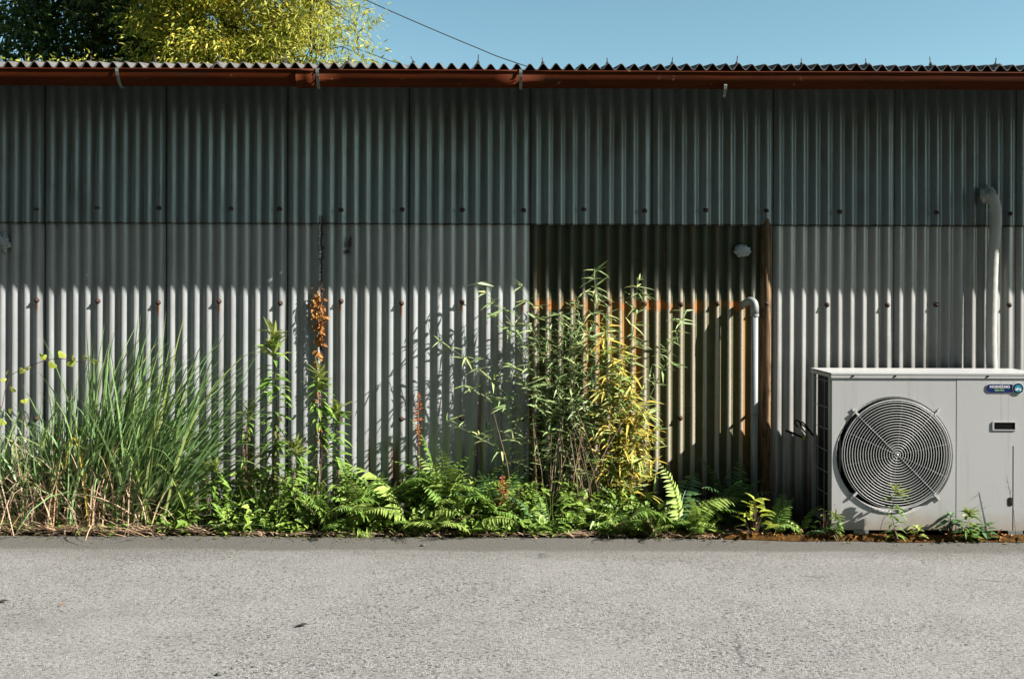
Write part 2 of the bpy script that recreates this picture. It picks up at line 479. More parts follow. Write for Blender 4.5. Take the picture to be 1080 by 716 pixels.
M['foam'] = plain("grey_sealant", (0.45, 0.48, 0.48), 0.9, 0, 0.35, 60, 0.8)
M['casing'] = mat_casing()
M['black'] = plain("black_cavity", (0.006, 0.006, 0.006), 0.9, spec=0.05)
M['coil'] = plain("dark_coil_fins", (0.03, 0.032, 0.034), 0.5, 0.3, 0.3, 50)
M['wire'] = plain("coated_guard_wire", (0.62, 0.63, 0.61), 0.4, 0.0, 0.12, 40)
M['wire_dark'] = plain("grey_guard_wire", (0.33, 0.33, 0.30), 0.5, 0.0, 0.2, 40)
M['fan'] = plain("dark_fan_blade", (0.012, 0.012, 0.013), 0.6, spec=0.2)
M['blue'] = plain("navy_badge", (0.006, 0.020, 0.13), 0.3, 0, 0.1)
M['navy_dark'] = plain("black_green_badge", (0.004, 0.02, 0.02), 0.3, 0, 0.1)
M['teal'] = plain("teal_emblem", (0.02, 0.26, 0.42), 0.3, 0, 0.1)
M['white'] = plain("white_print", (0.80, 0.82, 0.82), 0.4, 0, 0.04)
M['green_print'] = plain("green_print", (0.25, 0.52, 0.25), 0.4, 0, 0.05)
M['rubber'] = plain("black_rubber", (0.008, 0.008, 0.008), 0.7, spec=0.12)
M['cable'] = plain("black_cable", (0.02, 0.02, 0.02), 0.6)
M['bark'] = plain("grey_bark", (0.07, 0.055, 0.04), 0.9, 0, 0.5, 20, 0.5)
M['stem_green'] = plain("green_stem", (0.13, 0.17, 0.05), 0.6, 0, 0.4, 30)
M['stem_red'] = plain("brown_red_stem", (0.15, 0.07, 0.035), 0.7, 0, 0.4, 30)
M['grassblade'] = leafmat("blue_green_blades", [(0.018,0.06,0.020),(0.038,0.125,0.042),(0.07,0.20,0.068),(0.12,0.29,0.105),(0.22,0.40,0.19),(0.32,0.38,0.10)], 0.25, 0.4)
M['straw'] = leafmat("dry_straw", [(0.11,0.065,0.035),(0.26,0.16,0.09),(0.42,0.30,0.19),(0.48,0.24,0.09),(0.60,0.49,0.36)], 0.15, 0.7)
M['weedleaf'] = leafmat("weed_leaf", [(0.054,0.135,0.020),(0.095,0.216,0.027),(0.162,0.297,0.041),(0.243,0.365,0.068)], 0.3)
M['weedtop'] = leafmat("weed_top_leaf", [(0.168,0.264,0.036),(0.288,0.360,0.072),(0.396,0.432,0.144)], 0.3)
M['wilted'] = leafmat("wilted_leaf", [(0.06,0.05,0.015),(0.13,0.09,0.03),(0.16,0.14,0.05),(0.09,0.12,0.03)], 0.2, 0.7)
M['fern'] = leafmat("fern_green", [(0.07,0.16,0.025),(0.14,0.26,0.04),(0.24,0.36,0.07)], 0.3)
M['fern_y'] = leafmat("fern_yellow_green", [(0.15,0.27,0.04),(0.24,0.36,0.06),(0.34,0.40,0.11)], 0.3)
M['fern_d'] = leafmat("fern_dark_green", [(0.028,0.084,0.025),(0.056,0.140,0.042),(0.140,0.252,0.098)], 0.25)
M['bamboo'] = leafmat("bamboo_green", [(0.06,0.15,0.05),(0.12,0.26,0.09),(0.22,0.38,0.15),(0.36,0.50,0.25),(0.52,0.52,0.18)], 0.3)
M['bamboo_y'] = leafmat("bamboo_yellow", [(0.14,0.24,0.06),(0.26,0.36,0.09),(0.46,0.46,0.10),(0.68,0.54,0.09),(0.78,0.56,0.07),(0.76,0.42,0.05),(0.60,0.52,0.12),(0.20,0.30,0.08)], 0.3)
M['cover'] = leafmat("ground_cover_leaf", [(0.05,0.13,0.015),(0.10,0.21,0.025),(0.18,0.30,0.04),(0.32,0.42,0.08)], 0.3)
M['vine'] = leafmat("lime_vine_leaf", [(0.22,0.34,0.03),(0.34,0.42,0.05),(0.42,0.42,0.08)], 0.35)
M['rustleaf'] = leafmat("rust_red_leaf", [(0.09,0.022,0.008),(0.24,0.06,0.012),(0.42,0.14,0.02),(0.50,0.28,0.06)], 0.2, 0.7)
M['darkivy'] = plain("dead_rootlets", (0.03, 0.018, 0.012), 0.9, 0, 0.5, 60)
M['dock'] = leafmat("dock_seed", [(0.12,0.03,0.012),(0.26,0.07,0.02),(0.40,0.13,0.03)], 0.1, 0.8)
M['tree_dark'] = leafmat("evergreen_leaf", [(0.018,0.035,0.010),(0.035,0.07,0.016),(0.07,0.13,0.028),(0.14,0.22,0.05)], 0.2, 0.4)
M['tree_y'] = leafmat("yellow_leaf", [(0.16,0.26,0.03),(0.30,0.40,0.04),(0.46,0.50,0.05),(0.64,0.56,0.06),(0.70,0.42,0.05),(0.70,0.64,0.12)], 0.45)
M['tree_yg'] = leafmat("yellow_green_leaf", [(0.130,0.208,0.026),(0.260,0.338,0.039),(0.442,0.468,0.065),(0.572,0.494,0.078)], 0.45)

# ------------------------------------------------------------------ setting: ground, road, soil
def road_edge(x):
    e = 0.452 + 0.05 / (1 + math.exp(-(x - 0.95) * 7))
    return e + 0.016 * mnoise.noise((x*1.7, 3.1, 0)) + 0.006 * mnoise.noise((x*9, 7.7, 0)) + 0.003 * mnoise.noise((x*34, 1.7, 0))

mb = MB()
S = 400.0
mb.add([(-S,-S,-0.06),(S,-S,-0.06),(S,S,-0.06),(-S,S,-0.06)], [(0,1,2,3)])
tag(mb.build("ground", M['ground']), kind="structure")

# wooded hillside added out of view, to keep sky light off the wall
mb = MB(); V = []; F = []
hx = np.linspace(-80, 80, 90); hy = np.linspace(0, 1, 22)
for x in hx:
    for t in hy:
        y = -6.4 - 26*t + 0.8*mnoise.noise((x*.25, t*3, 2))
        z = -0.2 + 23*(t**0.8)/(1 + math.exp((x - 14)*.35))*(1 + 0.12*mnoise.noise((x*.12, t*2, 0))) + 0.8*mnoise.noise((x*.6, t*9, 5))*min(1, t*6)
        V.append((x, y, z))
k = len(hy)
for i in range(len(hx) - 1):
    for j in range(k - 1):
        a = i*k + j; F.append((a, a+k, a+k+1, a+1))
mb.add(V, F)
tag(mb.build("added_sky_block_hill", M['ground']), kind="structure")

xs = np.concatenate([np.linspace(-60, -4.05, 60), np.linspace(-4, 4, 700), np.linspace(4.05, 60, 60)])
mb = MB(); V = []; F = []
ys = [None, -0.8, -1.3, -2.0, -2.75]
for x in xs:
    e = road_edge(x)
    V.append((x, -e, -0.10)); V.append((x, -e, -0.006)); V.append((x, -e - 0.012, 0.0))
    for y in ys[1:]: V.append((x, y, 0.0))
    V.append((x, -2.75, -0.10))
k = 8
for i in range(len(xs) - 1):
    for j in range(k - 1):
        a = i*k + j
        F.append((a, a+1, a+k+1, a+k))
mb.add(V, F)
tag(mb.build("road", M['road']), kind="structure")

mb = MB(); V = []; F = []
sx = np.linspace(-4.6, 4.6, 360); sy = np.linspace(0.02, 1.0, 12)
for x in sx:
    e = road_edge(x) + 0.012
    for t in sy:
        d = e * t
        h = 0.012 + 0.030 * mnoise.noise((x*3, d*6, 0)) + 0.010 * mnoise.noise((x*15, d*15, 4))
        h = max(h, -0.02) * (1 - max(0, (t - 0.8) / 0.2)) + 0.004 + (-0.03 if t > 0.995 else 0)
        V.append((x, -d, h))
k = len(sy)
for i in range(len(sx) - 1):
    for j in range(k - 1):
        a = i*k + j; F.append((a, a+1, a+k+1, a+k))
mb.add(V, F)
tag(mb.build("soil_strip", M['soil'], smooth=True), kind="structure")

# brown moss along the soil edge on the right
mb = MB(); V = []; F = []
rnd = random.Random(5)
mx_ = np.linspace(0.75, 4.5, 620); my = np.linspace(-1, 1, 9)
for x in mx_:
    e = road_edge(x)
    w = (0.020 + 0.030 * min(1, max(0, (x - 0.9) / 0.8))) * (0.75 + 0.6 * mnoise.noise((x*4, 2, 9)))
    for t in my:
        d = e - 0.012 + w * t + 0.010 * mnoise.noise((x*10, 5, t))
        h = (1 - t*t) * (0.020 + 0.012 * mnoise.noise((x*9, d*30, 1)) + 0.007 * mnoise.noise((x*60, d*60, 1)))
        V.append((x, -d, max(0.0, h) + 0.003))
k = len(my)
for i in range(len(mx_) - 1):
    for j in range(k - 1):
        a = i*k + j; F.append((a, a+1, a+k+1, a+k))
mb.add(V, F)
tag(mb.build("moss", M['moss'], smooth=True), "brown orange moss along the edge of the asphalt by the condenser", "moss", kind="stuff")

# ------------------------------------------------------------------ shed
PITCH = 0.064
XC = px(39.6)                     # a crest of the wall corrugation
SHX = 4.4
shed = empty("corrugated_shed", (0, 0, 0), "long low shed clad in grey corrugated metal sheets with rust red gutter", "shed")

def corr_sheet(name, mat, x0, x1, z0, z1, depth, yoff, seed, thick=0.0012, lift_r=0.0, lift_b=0.0, segs=12, rows=7, wob=0.0026):
    n = max(4, int(round((x1 - x0) / PITCH * segs)))
    X = np.linspace(x0, x1, n + 1); Z = np.linspace(z0, z1, rows + 1)
    V = []
    for side in (0, 1):
        for j, z in enumerate(Z):
            for i, x in enumerate(X):
                w = -depth/2 * math.cos(2*math.pi*(x - XC)/PITCH)
                dent = wob * mnoise.noise((x*2.3, z*1.6, seed)) + wob*0.6 * mnoise.noise((x*7, z*3, seed+3))
                y = w + yoff + dent + side*thick
                if lift_r: y -= lift_r * max(0, 1 - (x1 - x)/0.022)
                if lift_b: y -= lift_b * max(0, 1 - (z - z0)/0.25)
                zz = z
                if j == 0: zz += 0.0022 * mnoise.noise((x*3.1, seed, 1)) + 0.0012 * mnoise.noise((x*21, seed, 5))
                xx = x + (0.0015 * mnoise.noise((z*5, seed, 2)) if i == n else 0)
                V.append((xx, y, zz))
    m = n + 1; o = m * (rows + 1); F = []
    for j in range(rows):
        for i in range(n):
            a = j*m + i
            F.append((a, a+1, a+m+1, a+m)); F.append((o+a, o+a+m, o+a+m+1, o+a+1))
    b = MB(); b.add(V, F)
    def rim(ids):                    # own vertices, so the edge stays crisp
        q = [V[k] for k in ids] + [V[o + k] for k in ids]; c = len(ids)
        b.add(q, [(k, c + k, c + k + 1, k + 1) for k in range(c - 1)])
    rim(list(range(m))); rim([rows*m + i for i in range(m)]); rim([j*m for j in range(rows + 1)]); rim([j*m + n for j in range(rows + 1)])
    return b.build(name, mat, shed, smooth=True)

LAP = pz(237.5)                   # height of the horizontal lap
seams = [px(46.4 + 128*k) for k in range(-3, 12)]
upper = []; lower = []
for i in range(len(seams) - 1):
    a, b = seams[i], seams[i+1]
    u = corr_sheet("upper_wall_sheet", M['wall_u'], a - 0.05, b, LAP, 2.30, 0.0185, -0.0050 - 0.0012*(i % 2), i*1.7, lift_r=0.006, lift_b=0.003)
    upper.append((a, b, u))
for i in range(len(seams) - 1):
    a, b = seams[i], seams[i+1]
    c = (a + b) / 2
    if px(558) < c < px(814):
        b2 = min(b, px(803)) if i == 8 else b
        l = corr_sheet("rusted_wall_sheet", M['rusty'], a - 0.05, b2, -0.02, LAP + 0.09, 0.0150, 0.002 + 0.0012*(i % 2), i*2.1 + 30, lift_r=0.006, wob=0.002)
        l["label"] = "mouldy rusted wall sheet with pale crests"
    else:
        l = corr_sheet("lower_wall_sheet", M['wall'] if i < 8 else M['wall_b'], a - 0.05, b, -0.02, LAP + 0.09, 0.0165 if i < 8 else 0.0150, 0.0006 + 0.0012*(i % 2), i*2.1 + 60, lift_r=0.006)
    lower.append((a, b, l))

# narrow rusted cover strip with pointed top between rusted and plain sheets
b = MB()
x0, x1 = px(801.5), px(813.0)
zt, zl = pz(228), pz(241)
pts = []
for i in range(9):
    t = i / 8; x = x0 + (x1 - x0)*t
    y = -0.008 - 0.015*math.sin(math.pi*t**1.5)
    zz = zl + (zt - zl) * max(0, 1 - abs(t - 0.55)/0.5)
    pts.append((x, y, zz))
V = [(p[0], p[1], -0.02) for p in pts] + [(p[0], p[1], 0.7) for p in pts] + pts + [(p[0], p[1] + 0.0015, p[2]) for p in pts] + [(p[0], p[1] + 0.0015, -0.02) for p in pts]
F = []
for r in range(4):
    for i in range(8):
        a = r*9 + i; F.append((a, a+1, a+10, a+9))
b.add(V, F)
b.build("cover_strip", M['edge'], shed, smooth=True)

# screws
sb = MB()
sb.lathe([(0.0, -0.010), (0.0035, -0.0098), (0.0062, -0.008), (0.0068, -0.004), (0.0068, 0.0), (0.0, 0.004)], 8)
screw_me = sb.mesh("screw", M['screw'], True)
wb = MB()
wb.lathe([(0.0, -0.004), (0.011, -0.0035), (0.014, 0.0), (0.014, 0.006), (0.0, 0.006)], 12)
wash_me = wb.mesh("washer", M['washer'], True)
rnd = random.Random(11)
def screw(parent, xp, yp, dep):
    n = round((px(xp) - XC) / PITCH)
    x = XC + n*PITCH + rnd.uniform(-0.002, 0.002)
    o = link("screw", screw_me, None, parent, (x, -dep - 0.003, pz(yp)))
    o.rotation_euler = (rnd.uniform(-.25, .15), rnd.uniform(0, 3), rnd.uniform(-.2, .2))
    w = link("washer", wash_me, None, parent, (x, -dep + 0.001, pz(yp)))
def host(rows, x):
    for a, b, o in rows:
        if a <= x < b: return o
    return rows[0][2]
for i, xp in enumerate([-26, 37, 102, 165, 242, 292, 358, 422, 488, 552, 617, 682, 746, 811, 887, 989, 1064, 1128]):
    screw(host(upper, px(xp)), xp, 222.5 + rnd.uniform(-1.5, 1.5), 0.0150)
for i, xp in enumerate([-26, 38, 103, 165, 229, 292, 356, 421, 486, 551, 604, 643, 682, 720, 759, 811, 873, 937, 988, 1064, 1128]):
    screw(host(lower, px(xp)), xp, 319.5 + rnd.uniform(-1.2, 1.2), 0.021 if xp == 811 else 0.0085)
for xp in (38, 103, 165, 229, 292, 356, 421, 486, 551, 617, 682, 720):
    screw(host(lower, px(xp)), xp, 442 + rnd.uniform(-2, 2), 0.0085)
# rust eaten hole in the sheet near the dead ivy
hb = MB()
for (hx, hy, rx, rz) in ((368.6, 258, 0.0095, 0.021), (366.8, 266, 0.008, 0.012), (369.5, 252.5, 0.005, 0.010)):
    ring = []
    for k in range(14):
        a = 2*math.pi*k/14; q = rnd.uniform(.75, 1.15)
        ring.append((px(hx) + rx*q*math.cos(a), -0.0105, pz(hy) + rz*q*math.sin(a)))
    c0 = (px(hx), -0.0125, pz(hy))
    back = [(p[0], -0.001, p[2]) for p in ring]
    hb.add([c0] + ring + back, [(0, 1+k, 1+(k+1) % 14) for k in range(14)] + [(1+k, 15+k, 15+(k+1) % 14, 1+(k+1) % 14) for k in range(14)])
hb.build("rust_patch", M['screw'], host(lower, px(368)))

# inner timber wall, end walls, back wall
b = MB(); b.box((0, 0.05, 1.15), (2*SHX + 0.5, 0.05, 2.3)); b.build("inner_wall", M['dark_wood'], shed)
for sgn in (-1, 1):
    b = MB()
    xx = sgn * (SHX + 0.28)
    b.add([(xx, 0.03, -0.05), (xx, 3.4, -0.05), (xx, 3.4, 2.78), (xx, 0.03, 2.24),
           (xx - sgn*0.04, 0.03, -0.05), (xx - sgn*0.04, 3.4, -0.05), (xx - sgn*0.04, 3.4, 2.78), (xx - sgn*0.04, 0.03, 2.24)],
          [(0,1,2,3), (7,6,5,4), (0,4,5,1), (1,5,6,2), (2,6,7,3), (3,7,4,0)])
    b.build("end_wall", M['wall'], shed)
b = MB(); b.box((0, 3.43, 1.37), (2*SHX + 0.6, 0.05, 2.84)); b.build("back_wall", M['wall'], shed)

# roof sheets (corrugated slate)
RP = 0.0637; RD = 0.030; RT = 0.0065; SL = 0.165
RE = 0.405                         # eave edge distance in front of the wall
RZ = pz(69.6, RE) - 0.002
roof_x0 = px(21, RE)
def roof_sheet(x0, x1, lift, seed):
    segs = 10
    n = int(round((x1 - x0)/RP*segs))
    V = []
    rows = [0.0, 0.02, 0.12, 0.6, 1.5, 2.6, 3.95]
    rr = random.Random(seed)
    tw = rr.uniform(-.003, .003)
    for side in (0, 1):
        for t in rows:
            for i in range(n + 1):
                x = x0 + (x1 - x0)*i/n
                ph = 2*math.pi*(x - roof_x0)/RP
                w = RD/2 * math.cos(ph)
                edge = 0.006*mnoise.noise((x*14, seed, 0)) if t == 0.0 else 0
                lf = lift * max(0.25, 1 - t*0.2)
                # the left edge of each sheet rides on its neighbour
                ov = 0.006 * max(0, 1 - (x - x0)/0.10)
                z = RZ + SL*t + w + ov + lf + tw*(i/n - .5)*2 - side*RT
                V.append((x, -RE + t + edge, z + 0.0025*mnoise.noise((x*8, t*3, seed))))
    m = n + 1; r = len(rows); o = m*r; F = []
    for j in range(r-1):
        for i in range(n):
            a = j*m + i
            F.append((a, a+1, a+m+1, a+m)); F.append((o+a, o+a+m, o+a+m+1, o+a+1))
    for i in range(n):
        F.append((i, o+i, o+i+1, i+1))
    for j in range(r-1):
        a = j*m; F.append((a, a+m, o+a+m, o+a)); a += n; F.append((a, o+a, o+a+m, a+m))
    bb = MB(); bb.add(V, F)
    return bb.build("roof_sheet", M['slate'], shed, smooth=True)
bolt_b = MB(); bolt_b.tube([(0, 0, -0.02), (0, 0, 0.012), (0, 0, 0.034)], 0.0024, 6)
bolt_b.lathe([(0.0, 0.008), (0.006, 0.008), (0.006, 0.002), (0.009, 0.001), (0.009, -0.002), (0, -0.002)], 6, 'Z')
bolt_me = bolt_b.mesh("hook_bolt", M['screw'])
rnd = random.Random(3)
k0 = -6
for k in range(-5, 10):
    a = roof_x0 + (k*10)*RP + 4.5*RP
    b_ = a + 10.8*RP
    if b_ < -4.8 or a > 4.7: continue
    rs = roof_sheet(a, b_, 0.0015*((k*7) % 3), k + 100.0)
    for q in (1, 6):
        xx = roof_x0 + (round((a - roof_x0)/RP) + q)*RP
        bo = link("hook_bolt", bolt_me, None, rs, (xx, -RE + 0.05, RZ + RD/2 + 0.05*SL + 0.004))
        bo.rotation_euler = (rnd.uniform(-.15, .15), rnd.uniform(-.1, .1), rnd.uniform(0, 3))
        if k == 2 and q == 6:
            bo.rotation_euler = (0, -0.4, 0)
        bo.scale = (1, 1, rnd.uniform(0.75, 1.15))

# soffit boards and eave beam
b = MB()
b.add([(-4.6, -0.005, 2.30), (4.6, -0.005, 2.30), (4.6, -0.36, 2.245), (-4.6, -0.36, 2.245),
       (-4.6, -0.005, 2.28), (4.6, -0.005, 2.28), (4.6, -0.36, 2.225), (-4.6, -0.36, 2.225)],
      [(3,2,1,0), (4,5,6,7), (7,6,2,3), (0,1,5,4), (0,4,7,3), (1,2,6,5)])
b.build("soffit", M['dark_wood'], shed)
# gutter in lengths
GF = 0.42
gz_top = pz(75.0, GF); gz_bot = pz(92.3, 0.385)
gprof = []
for i in range(13):
    t = i / 12
    a = math.pi * t
    yy = -0.37 - 0.05*math.cos(a)
    if t < 0.5:
        z = gz_top - (gz_top - gz_bot) * min(1.0, math.sin(a)**0.75)
    else:
        z = gz_top - (gz_top - gz_bot) * min(1.0, math.sin(a)**0.75) * 0.98
    gprof.append((yy, z))
def gutter_len(x0, x1, dz=0.0, out=0.0, label=None):
    n = max(2, int((x1 - x0)/0.12)); V = []; F = []
    prof = [(y - (out if i < 9 else 0), z + (-out*0.6 if 3 < i < 10 else 0)) for i, (y, z) in enumerate(gprof)]
    m = len(prof)
    for side in (0, 1):
        for i in range(n + 1):
            x = x0 + (x1 - x0)*i/n
            s = 0.0018*mnoise.noise((x*1.3, 4, dz*100)) + dz
            for (y, z) in prof:
                V.append((x, y + side*0.002*(1 if y < -0.37 else -1) + 0.0012*mnoise.noise((x*5, z*30, 2)), z + s + (0.002*side if z < gz_top - 0.02 else 0)))
    o = (n+1)*m
    for i in range(n):
        for j in range(m-1):
            a = i*m + j
            F.append((a, a+1, a+m+1, a+m)); F.append((o+a, o+a+m, o+a+m+1, o+a+1))
    for i in (0, n):
        for j in range(m-1):
            a = i*m + j; F.append((a, a+1, o+a+1, o+a))
    bb = MB(); bb.add(V, F)
    g_ = bb.build("gutter", M['gutter'], shed, smooth=True)
    lb = MB()
    lb.tube([(x0 + (x1-x0)*i/n, -GF - out - 0.001, gz_top + dz + 0.0018*mnoise.noise(((x0 + (x1-x0)*i/n)*1.3, 4, dz*100)) + 0.001) for i in range(n+1)], 0.0045, 6)
    lb.build("bead", M['gutter'], g_, smooth=True)
    return g_
gutter_len(-4.6, px(331, GF), 0.002)
gutter_len(px(333, GF), px(547, GF), -0.001)
gutter_len(px(549, GF), 4.6, -0.003)
# joint sleeve at the first joint
s_ = gutter_len(px(311, GF), px(330, GF), -0.004, 0.005); s_.name = "joint_sleeve"
# hanging straps
def strap(xp, low=False, skew=0.0):
    x = px(xp, GF); bb = MB(); w = 0.0075
    if low:
        path = [(-0.40, gz_bot + 0.02), (-0.418, gz_bot + 0.006), (-0.415, gz_bot - 0.010), (-0.40, gz_bot - 0.03), (-0.395, gz_bot - 0.045)]
    else:
        path = [(-0.33, gz_top + 0.012), (-0.40, gz_top + 0.012), (-0.428, gz_top + 0.008), (-0.430, gz_top - 0.01), (-0.4255, gz_top - 0.03), (-0.412, gz_top - 0.058), (-0.388, gz_bot - 0.004), (-0.37, gz_bot - 0.006)]
    V = []; F = []
    for i, (y, z) in enumerate(path):
        t = i/(len(path)-1)
        V += [(x - w + skew*t, y, z), (x + w + skew*t, y, z), (x + w + skew*t, y + 0.002, z - 0.002), (x - w + skew*t, y + 0.002, z - 0.002)]
    for i in range(len(path)-1):
        for q in range(4):
            F.append((i*4+q, i*4+(q+1) % 4, i*4+4+(q+1) % 4, i*4+4+q))
    F.append((0, 1, 2, 3)); k = (len(path)-1)*4; F.append((k, k+1, k+2, k+3))
    bb.add(V, F)
    return bb.build("gutter_strap", M['zinc'], shed)
strap(122, False, 0.012); strap(334); strap(548.5); strap(765, True, -0.004)

# sealant plugs on old holes
def blob(name, c, r, seed, mat, parent=None, sq=(1, .6, 1), rough=0.35, loc=(0,0,0)):
    bb = MB(); V = []; F = []
    nu, nv = 26, 18
    for j in range(nv + 1):
        th = math.pi*j/nv
        for i in range(nu):
            ph = 2*math.pi*i/nu
            d = Vector((math.sin(th)*math.cos(ph), math.sin(th)*math.sin(ph), math.cos(th)))
            q = r*(1 + rough*mnoise.noise(d*2.6 + Vector((seed, 0, 0))) + 0.5*rough*mnoise.noise(d*6 + Vector((0, seed, 0))))
            V.append((c[0] + d.x*q*sq[0], c[1] + d.y*q*sq[1], c[2] + d.z*q*sq[2]))
    for j in range(nv):
        for i in range(nu):
            F.append((j*nu + i, j*nu + (i+1) % nu, (j+1)*nu + (i+1) % nu, (j+1)*nu + i))
    bb.add(V, F)
    return bb.build(name, mat, parent, smooth=True, loc=loc)
blob("sealant_plug", (px(782), -0.012, pz(264)), 0.036, 3.3, M['foam'], host(lower, px(782)), (1.15, .6, .85), 0.32)
blob("sealant_plug", (px(2), -0.012, pz(258)), 0.040, 8.1, M['foam'], host(lower, px(2)), (1, .6, 1.1), 0.7)

# ------------------------------------------------------------------ pipes on the wall
def bez(p0, p1, p2, n=8):
    out = []
    for i in range(n+1):
        t = i/n
        out.append(tuple((1-t)**2*p0[k] + 2*t*(1-t)*p1[k] + t*t*p2[k] for k in range(3)))
    return out
dp = 0.064; xp_ = px(796, dp)
drain = empty("drain_pipe", (xp_, -dp, 0), "thin grey drain pipe with elbow rising in front of the rusted panel", "pipe")
ztop = pz(313, dp)
b = MB(); b.tube([(0, 0, 0.0), (0, 0, 0.4), (0, 0, ztop - 0.072)], 0.0182, 16)
b.build("pipe", M['pvc'], drain, True)
b = MB()
el = [(0, 0, ztop - 0.085), (0, 0, ztop - 0.05)] + bez((0, 0, ztop - 0.05), (0, 0.002, ztop - 0.014), (-0.022, 0.022, ztop - 0.018), 8)[1:] + [(-0.038, 0.042, ztop - 0.028), (-0.05, 0.066, ztop - 0.042)]
b.tube(el, [0.0212, 0.0212] + [0.0205]*8 + [0.0195, 0.0195], 14)
b.build("elbow", M['pvc'], drain, True)
b = MB(); b.lathe([(0.0225, 0), (0.0225, 0.014)], 14, 'Z', (0, 0, ztop - 0.098)); b.build("collar", M['pvc'], drain, True)
b = MB(); b.box((0, 0.035, 0.55), (0.012, 0.06, 0.012)); b.lathe([(0.0205, 0), (0.0205, 0.014)], 14, 'Z', (0, 0, 0.543)); b.build("pipe_clip", M['zinc'], drain)

hd = 0.060
hose = empty("insulated_hose", (px(1047, hd), -hd, 0.5), "white taped pipe bundle curving out of the wall down behind the condenser", "hose")
hx0 = px(1047, hd)
path = [P(1042, 205, 0.015), P(1043, 204, 0.05), P(1046.5, 207, 0.066), P(1049.5, 216, 0.07), P(1050.5, 230, 0.068), P(1049, 250, 0.064), P(1047, 275, 0.062), P(1046, 310, 0.062), P(1045.5, 350, 0.064), P(1046.5, 395, 0.07), P(1048, 440, 0.08), P(1049, 470, 0.10)]
# resample smoothly
def catmull(pts, n=8):
    out = []; pts = [Vector(p) for p in pts]
    for i in range(len(pts)-1):
        p0, p1, p2, p3 = pts[max(i-1, 0)], pts[i], pts[i+1], pts[min(i+2, len(pts)-1)]
        for k in range(n):
            t = k/n
            out.append(0.5*((2*p1) + (p2-p0)*t + (2*p0-5*p1+4*p2-p3)*t*t + (3*p1-p0-3*p2+p3)*t**3))
    out.append(pts[-1]); return out
hp = [p - Vector(hose.location) for p in catmull(path, 9)]
b = MB(); b.tube(hp, [0.0275*(1 + 0.035*((i % 3) == 0) + 0.03*mnoise.noise((i*.6, 1, 1))) for i in range(len(hp))], 14)
b.build("tape_wrap", M['tape'], hose, True)
c_ = Vector(P(1041.5, 204, 0.030)) - Vector(hose.location)
blob("putty_seal", tuple(c_), 0.043, 5.5, M['foam'], hose, (.95, .75, 1.05), 0.35)

# ------------------------------------------------------------------ condenser unit
UD = 0.475; UB = 0.148
ux0 = px(878, UD); ux1 = ux0 + 1.02
uz1 = pz(392, UD); uz0 = 0.045
usx = px(1009, UD)
acx = (ux0 + ux1)/2
unit = empty("condenser_unit", (acx, -(UD + UB)/2, 0.0), "large light grey outdoor condenser unit with round fan guard on the right", "condenser")
UO = Vector(unit.location)
def U(b, name, mat, parent=None, smooth=False):
    o = b.build(name, mat, None, smooth)
    o.parent = parent or unit
    if parent is None or parent is unit:
        o.location = -UO
    else:
        o.location = (0, 0, 0)
    return o
fcx, fcz, fr_ = px(945.3, UD), pz(477.5, UD), 0.262
hcx, hcz = fcx - 0.009, fcz - 0.007
FH = 0.273                       # hole radius
yf = -UD
# front panel with a round hole
b = MB(); V = []; F = []
n = 64
x0, x1, z0, z1 = ux0, usx - 0.0015, uz0, uz1 - 0.016
def sq_pt(a):
    c, s = math.cos(a), math.sin(a)
    ts = []
    if c > 1e-9: ts.append((x1 - hcx)/c)
    if c < -1e-9: ts.append((x0 - hcx)/c)
    if s > 1e-9: ts.append((z1 - hcz)/s)
    if s < -1e-9: ts.append((z0 - hcz)/s)
    t = min(ts); return (hcx + c*t, hcz + s*t)
angs = sorted(set([2*math.pi*k/n for k in range(n)] + [math.atan2(zz - hcz, xx - hcx) % (2*math.pi) for xx in (x0, x1) for zz in (z0, z1)]))
n = len(angs)
for a in angs:
    c, s = math.cos(a), math.sin(a)
    q = sq_pt(a)
    V += [(q[0], yf + 0.02, q[1]), (q[0], yf, q[1]), (hcx + c*(FH + 0.012), yf, hcz + s*(FH + 0.012)), (hcx + c*FH, yf + 0.008, hcz + s*FH), (hcx + c*(FH - 0.006), yf + 0.06, hcz + s*(FH - 0.006))]
for i in range(n):
    j = (i+1) % n
    for q in range(4):
        F.append((i*5+q, j*5+q, j*5+q+1, i*5+q+1))
b.add(V, F)
front = U(b, "front_panel", M['casing'])
# right service panel
b = MB()
b.box(((usx + 0.0015 + ux1)/2, yf + 0.010, (uz0 + uz1 - 0.016)/2), (ux1 - usx - 0.0015, 0.022, uz1 - 0.016 - uz0))
srv = U(b, "service_panel", M['casing'])
# top cover with lip
b = MB()
b.box((acx, -(UD + UB)/2, uz1 - 0.004), (ux1 - ux0 + 0.012, UD - UB + 0.014, 0.008))
b.box((acx, yf - 0.0035, uz1 - 0.0145), (ux1 - ux0 + 0.012, 0.004, 0.019))
b.box((ux0 - 0.004, -(UD + UB)/2 + 0.002, uz1 - 0.0145), (0.004, UD - UB, 0.019))
top = U(b, "top_cover", M['casing'])
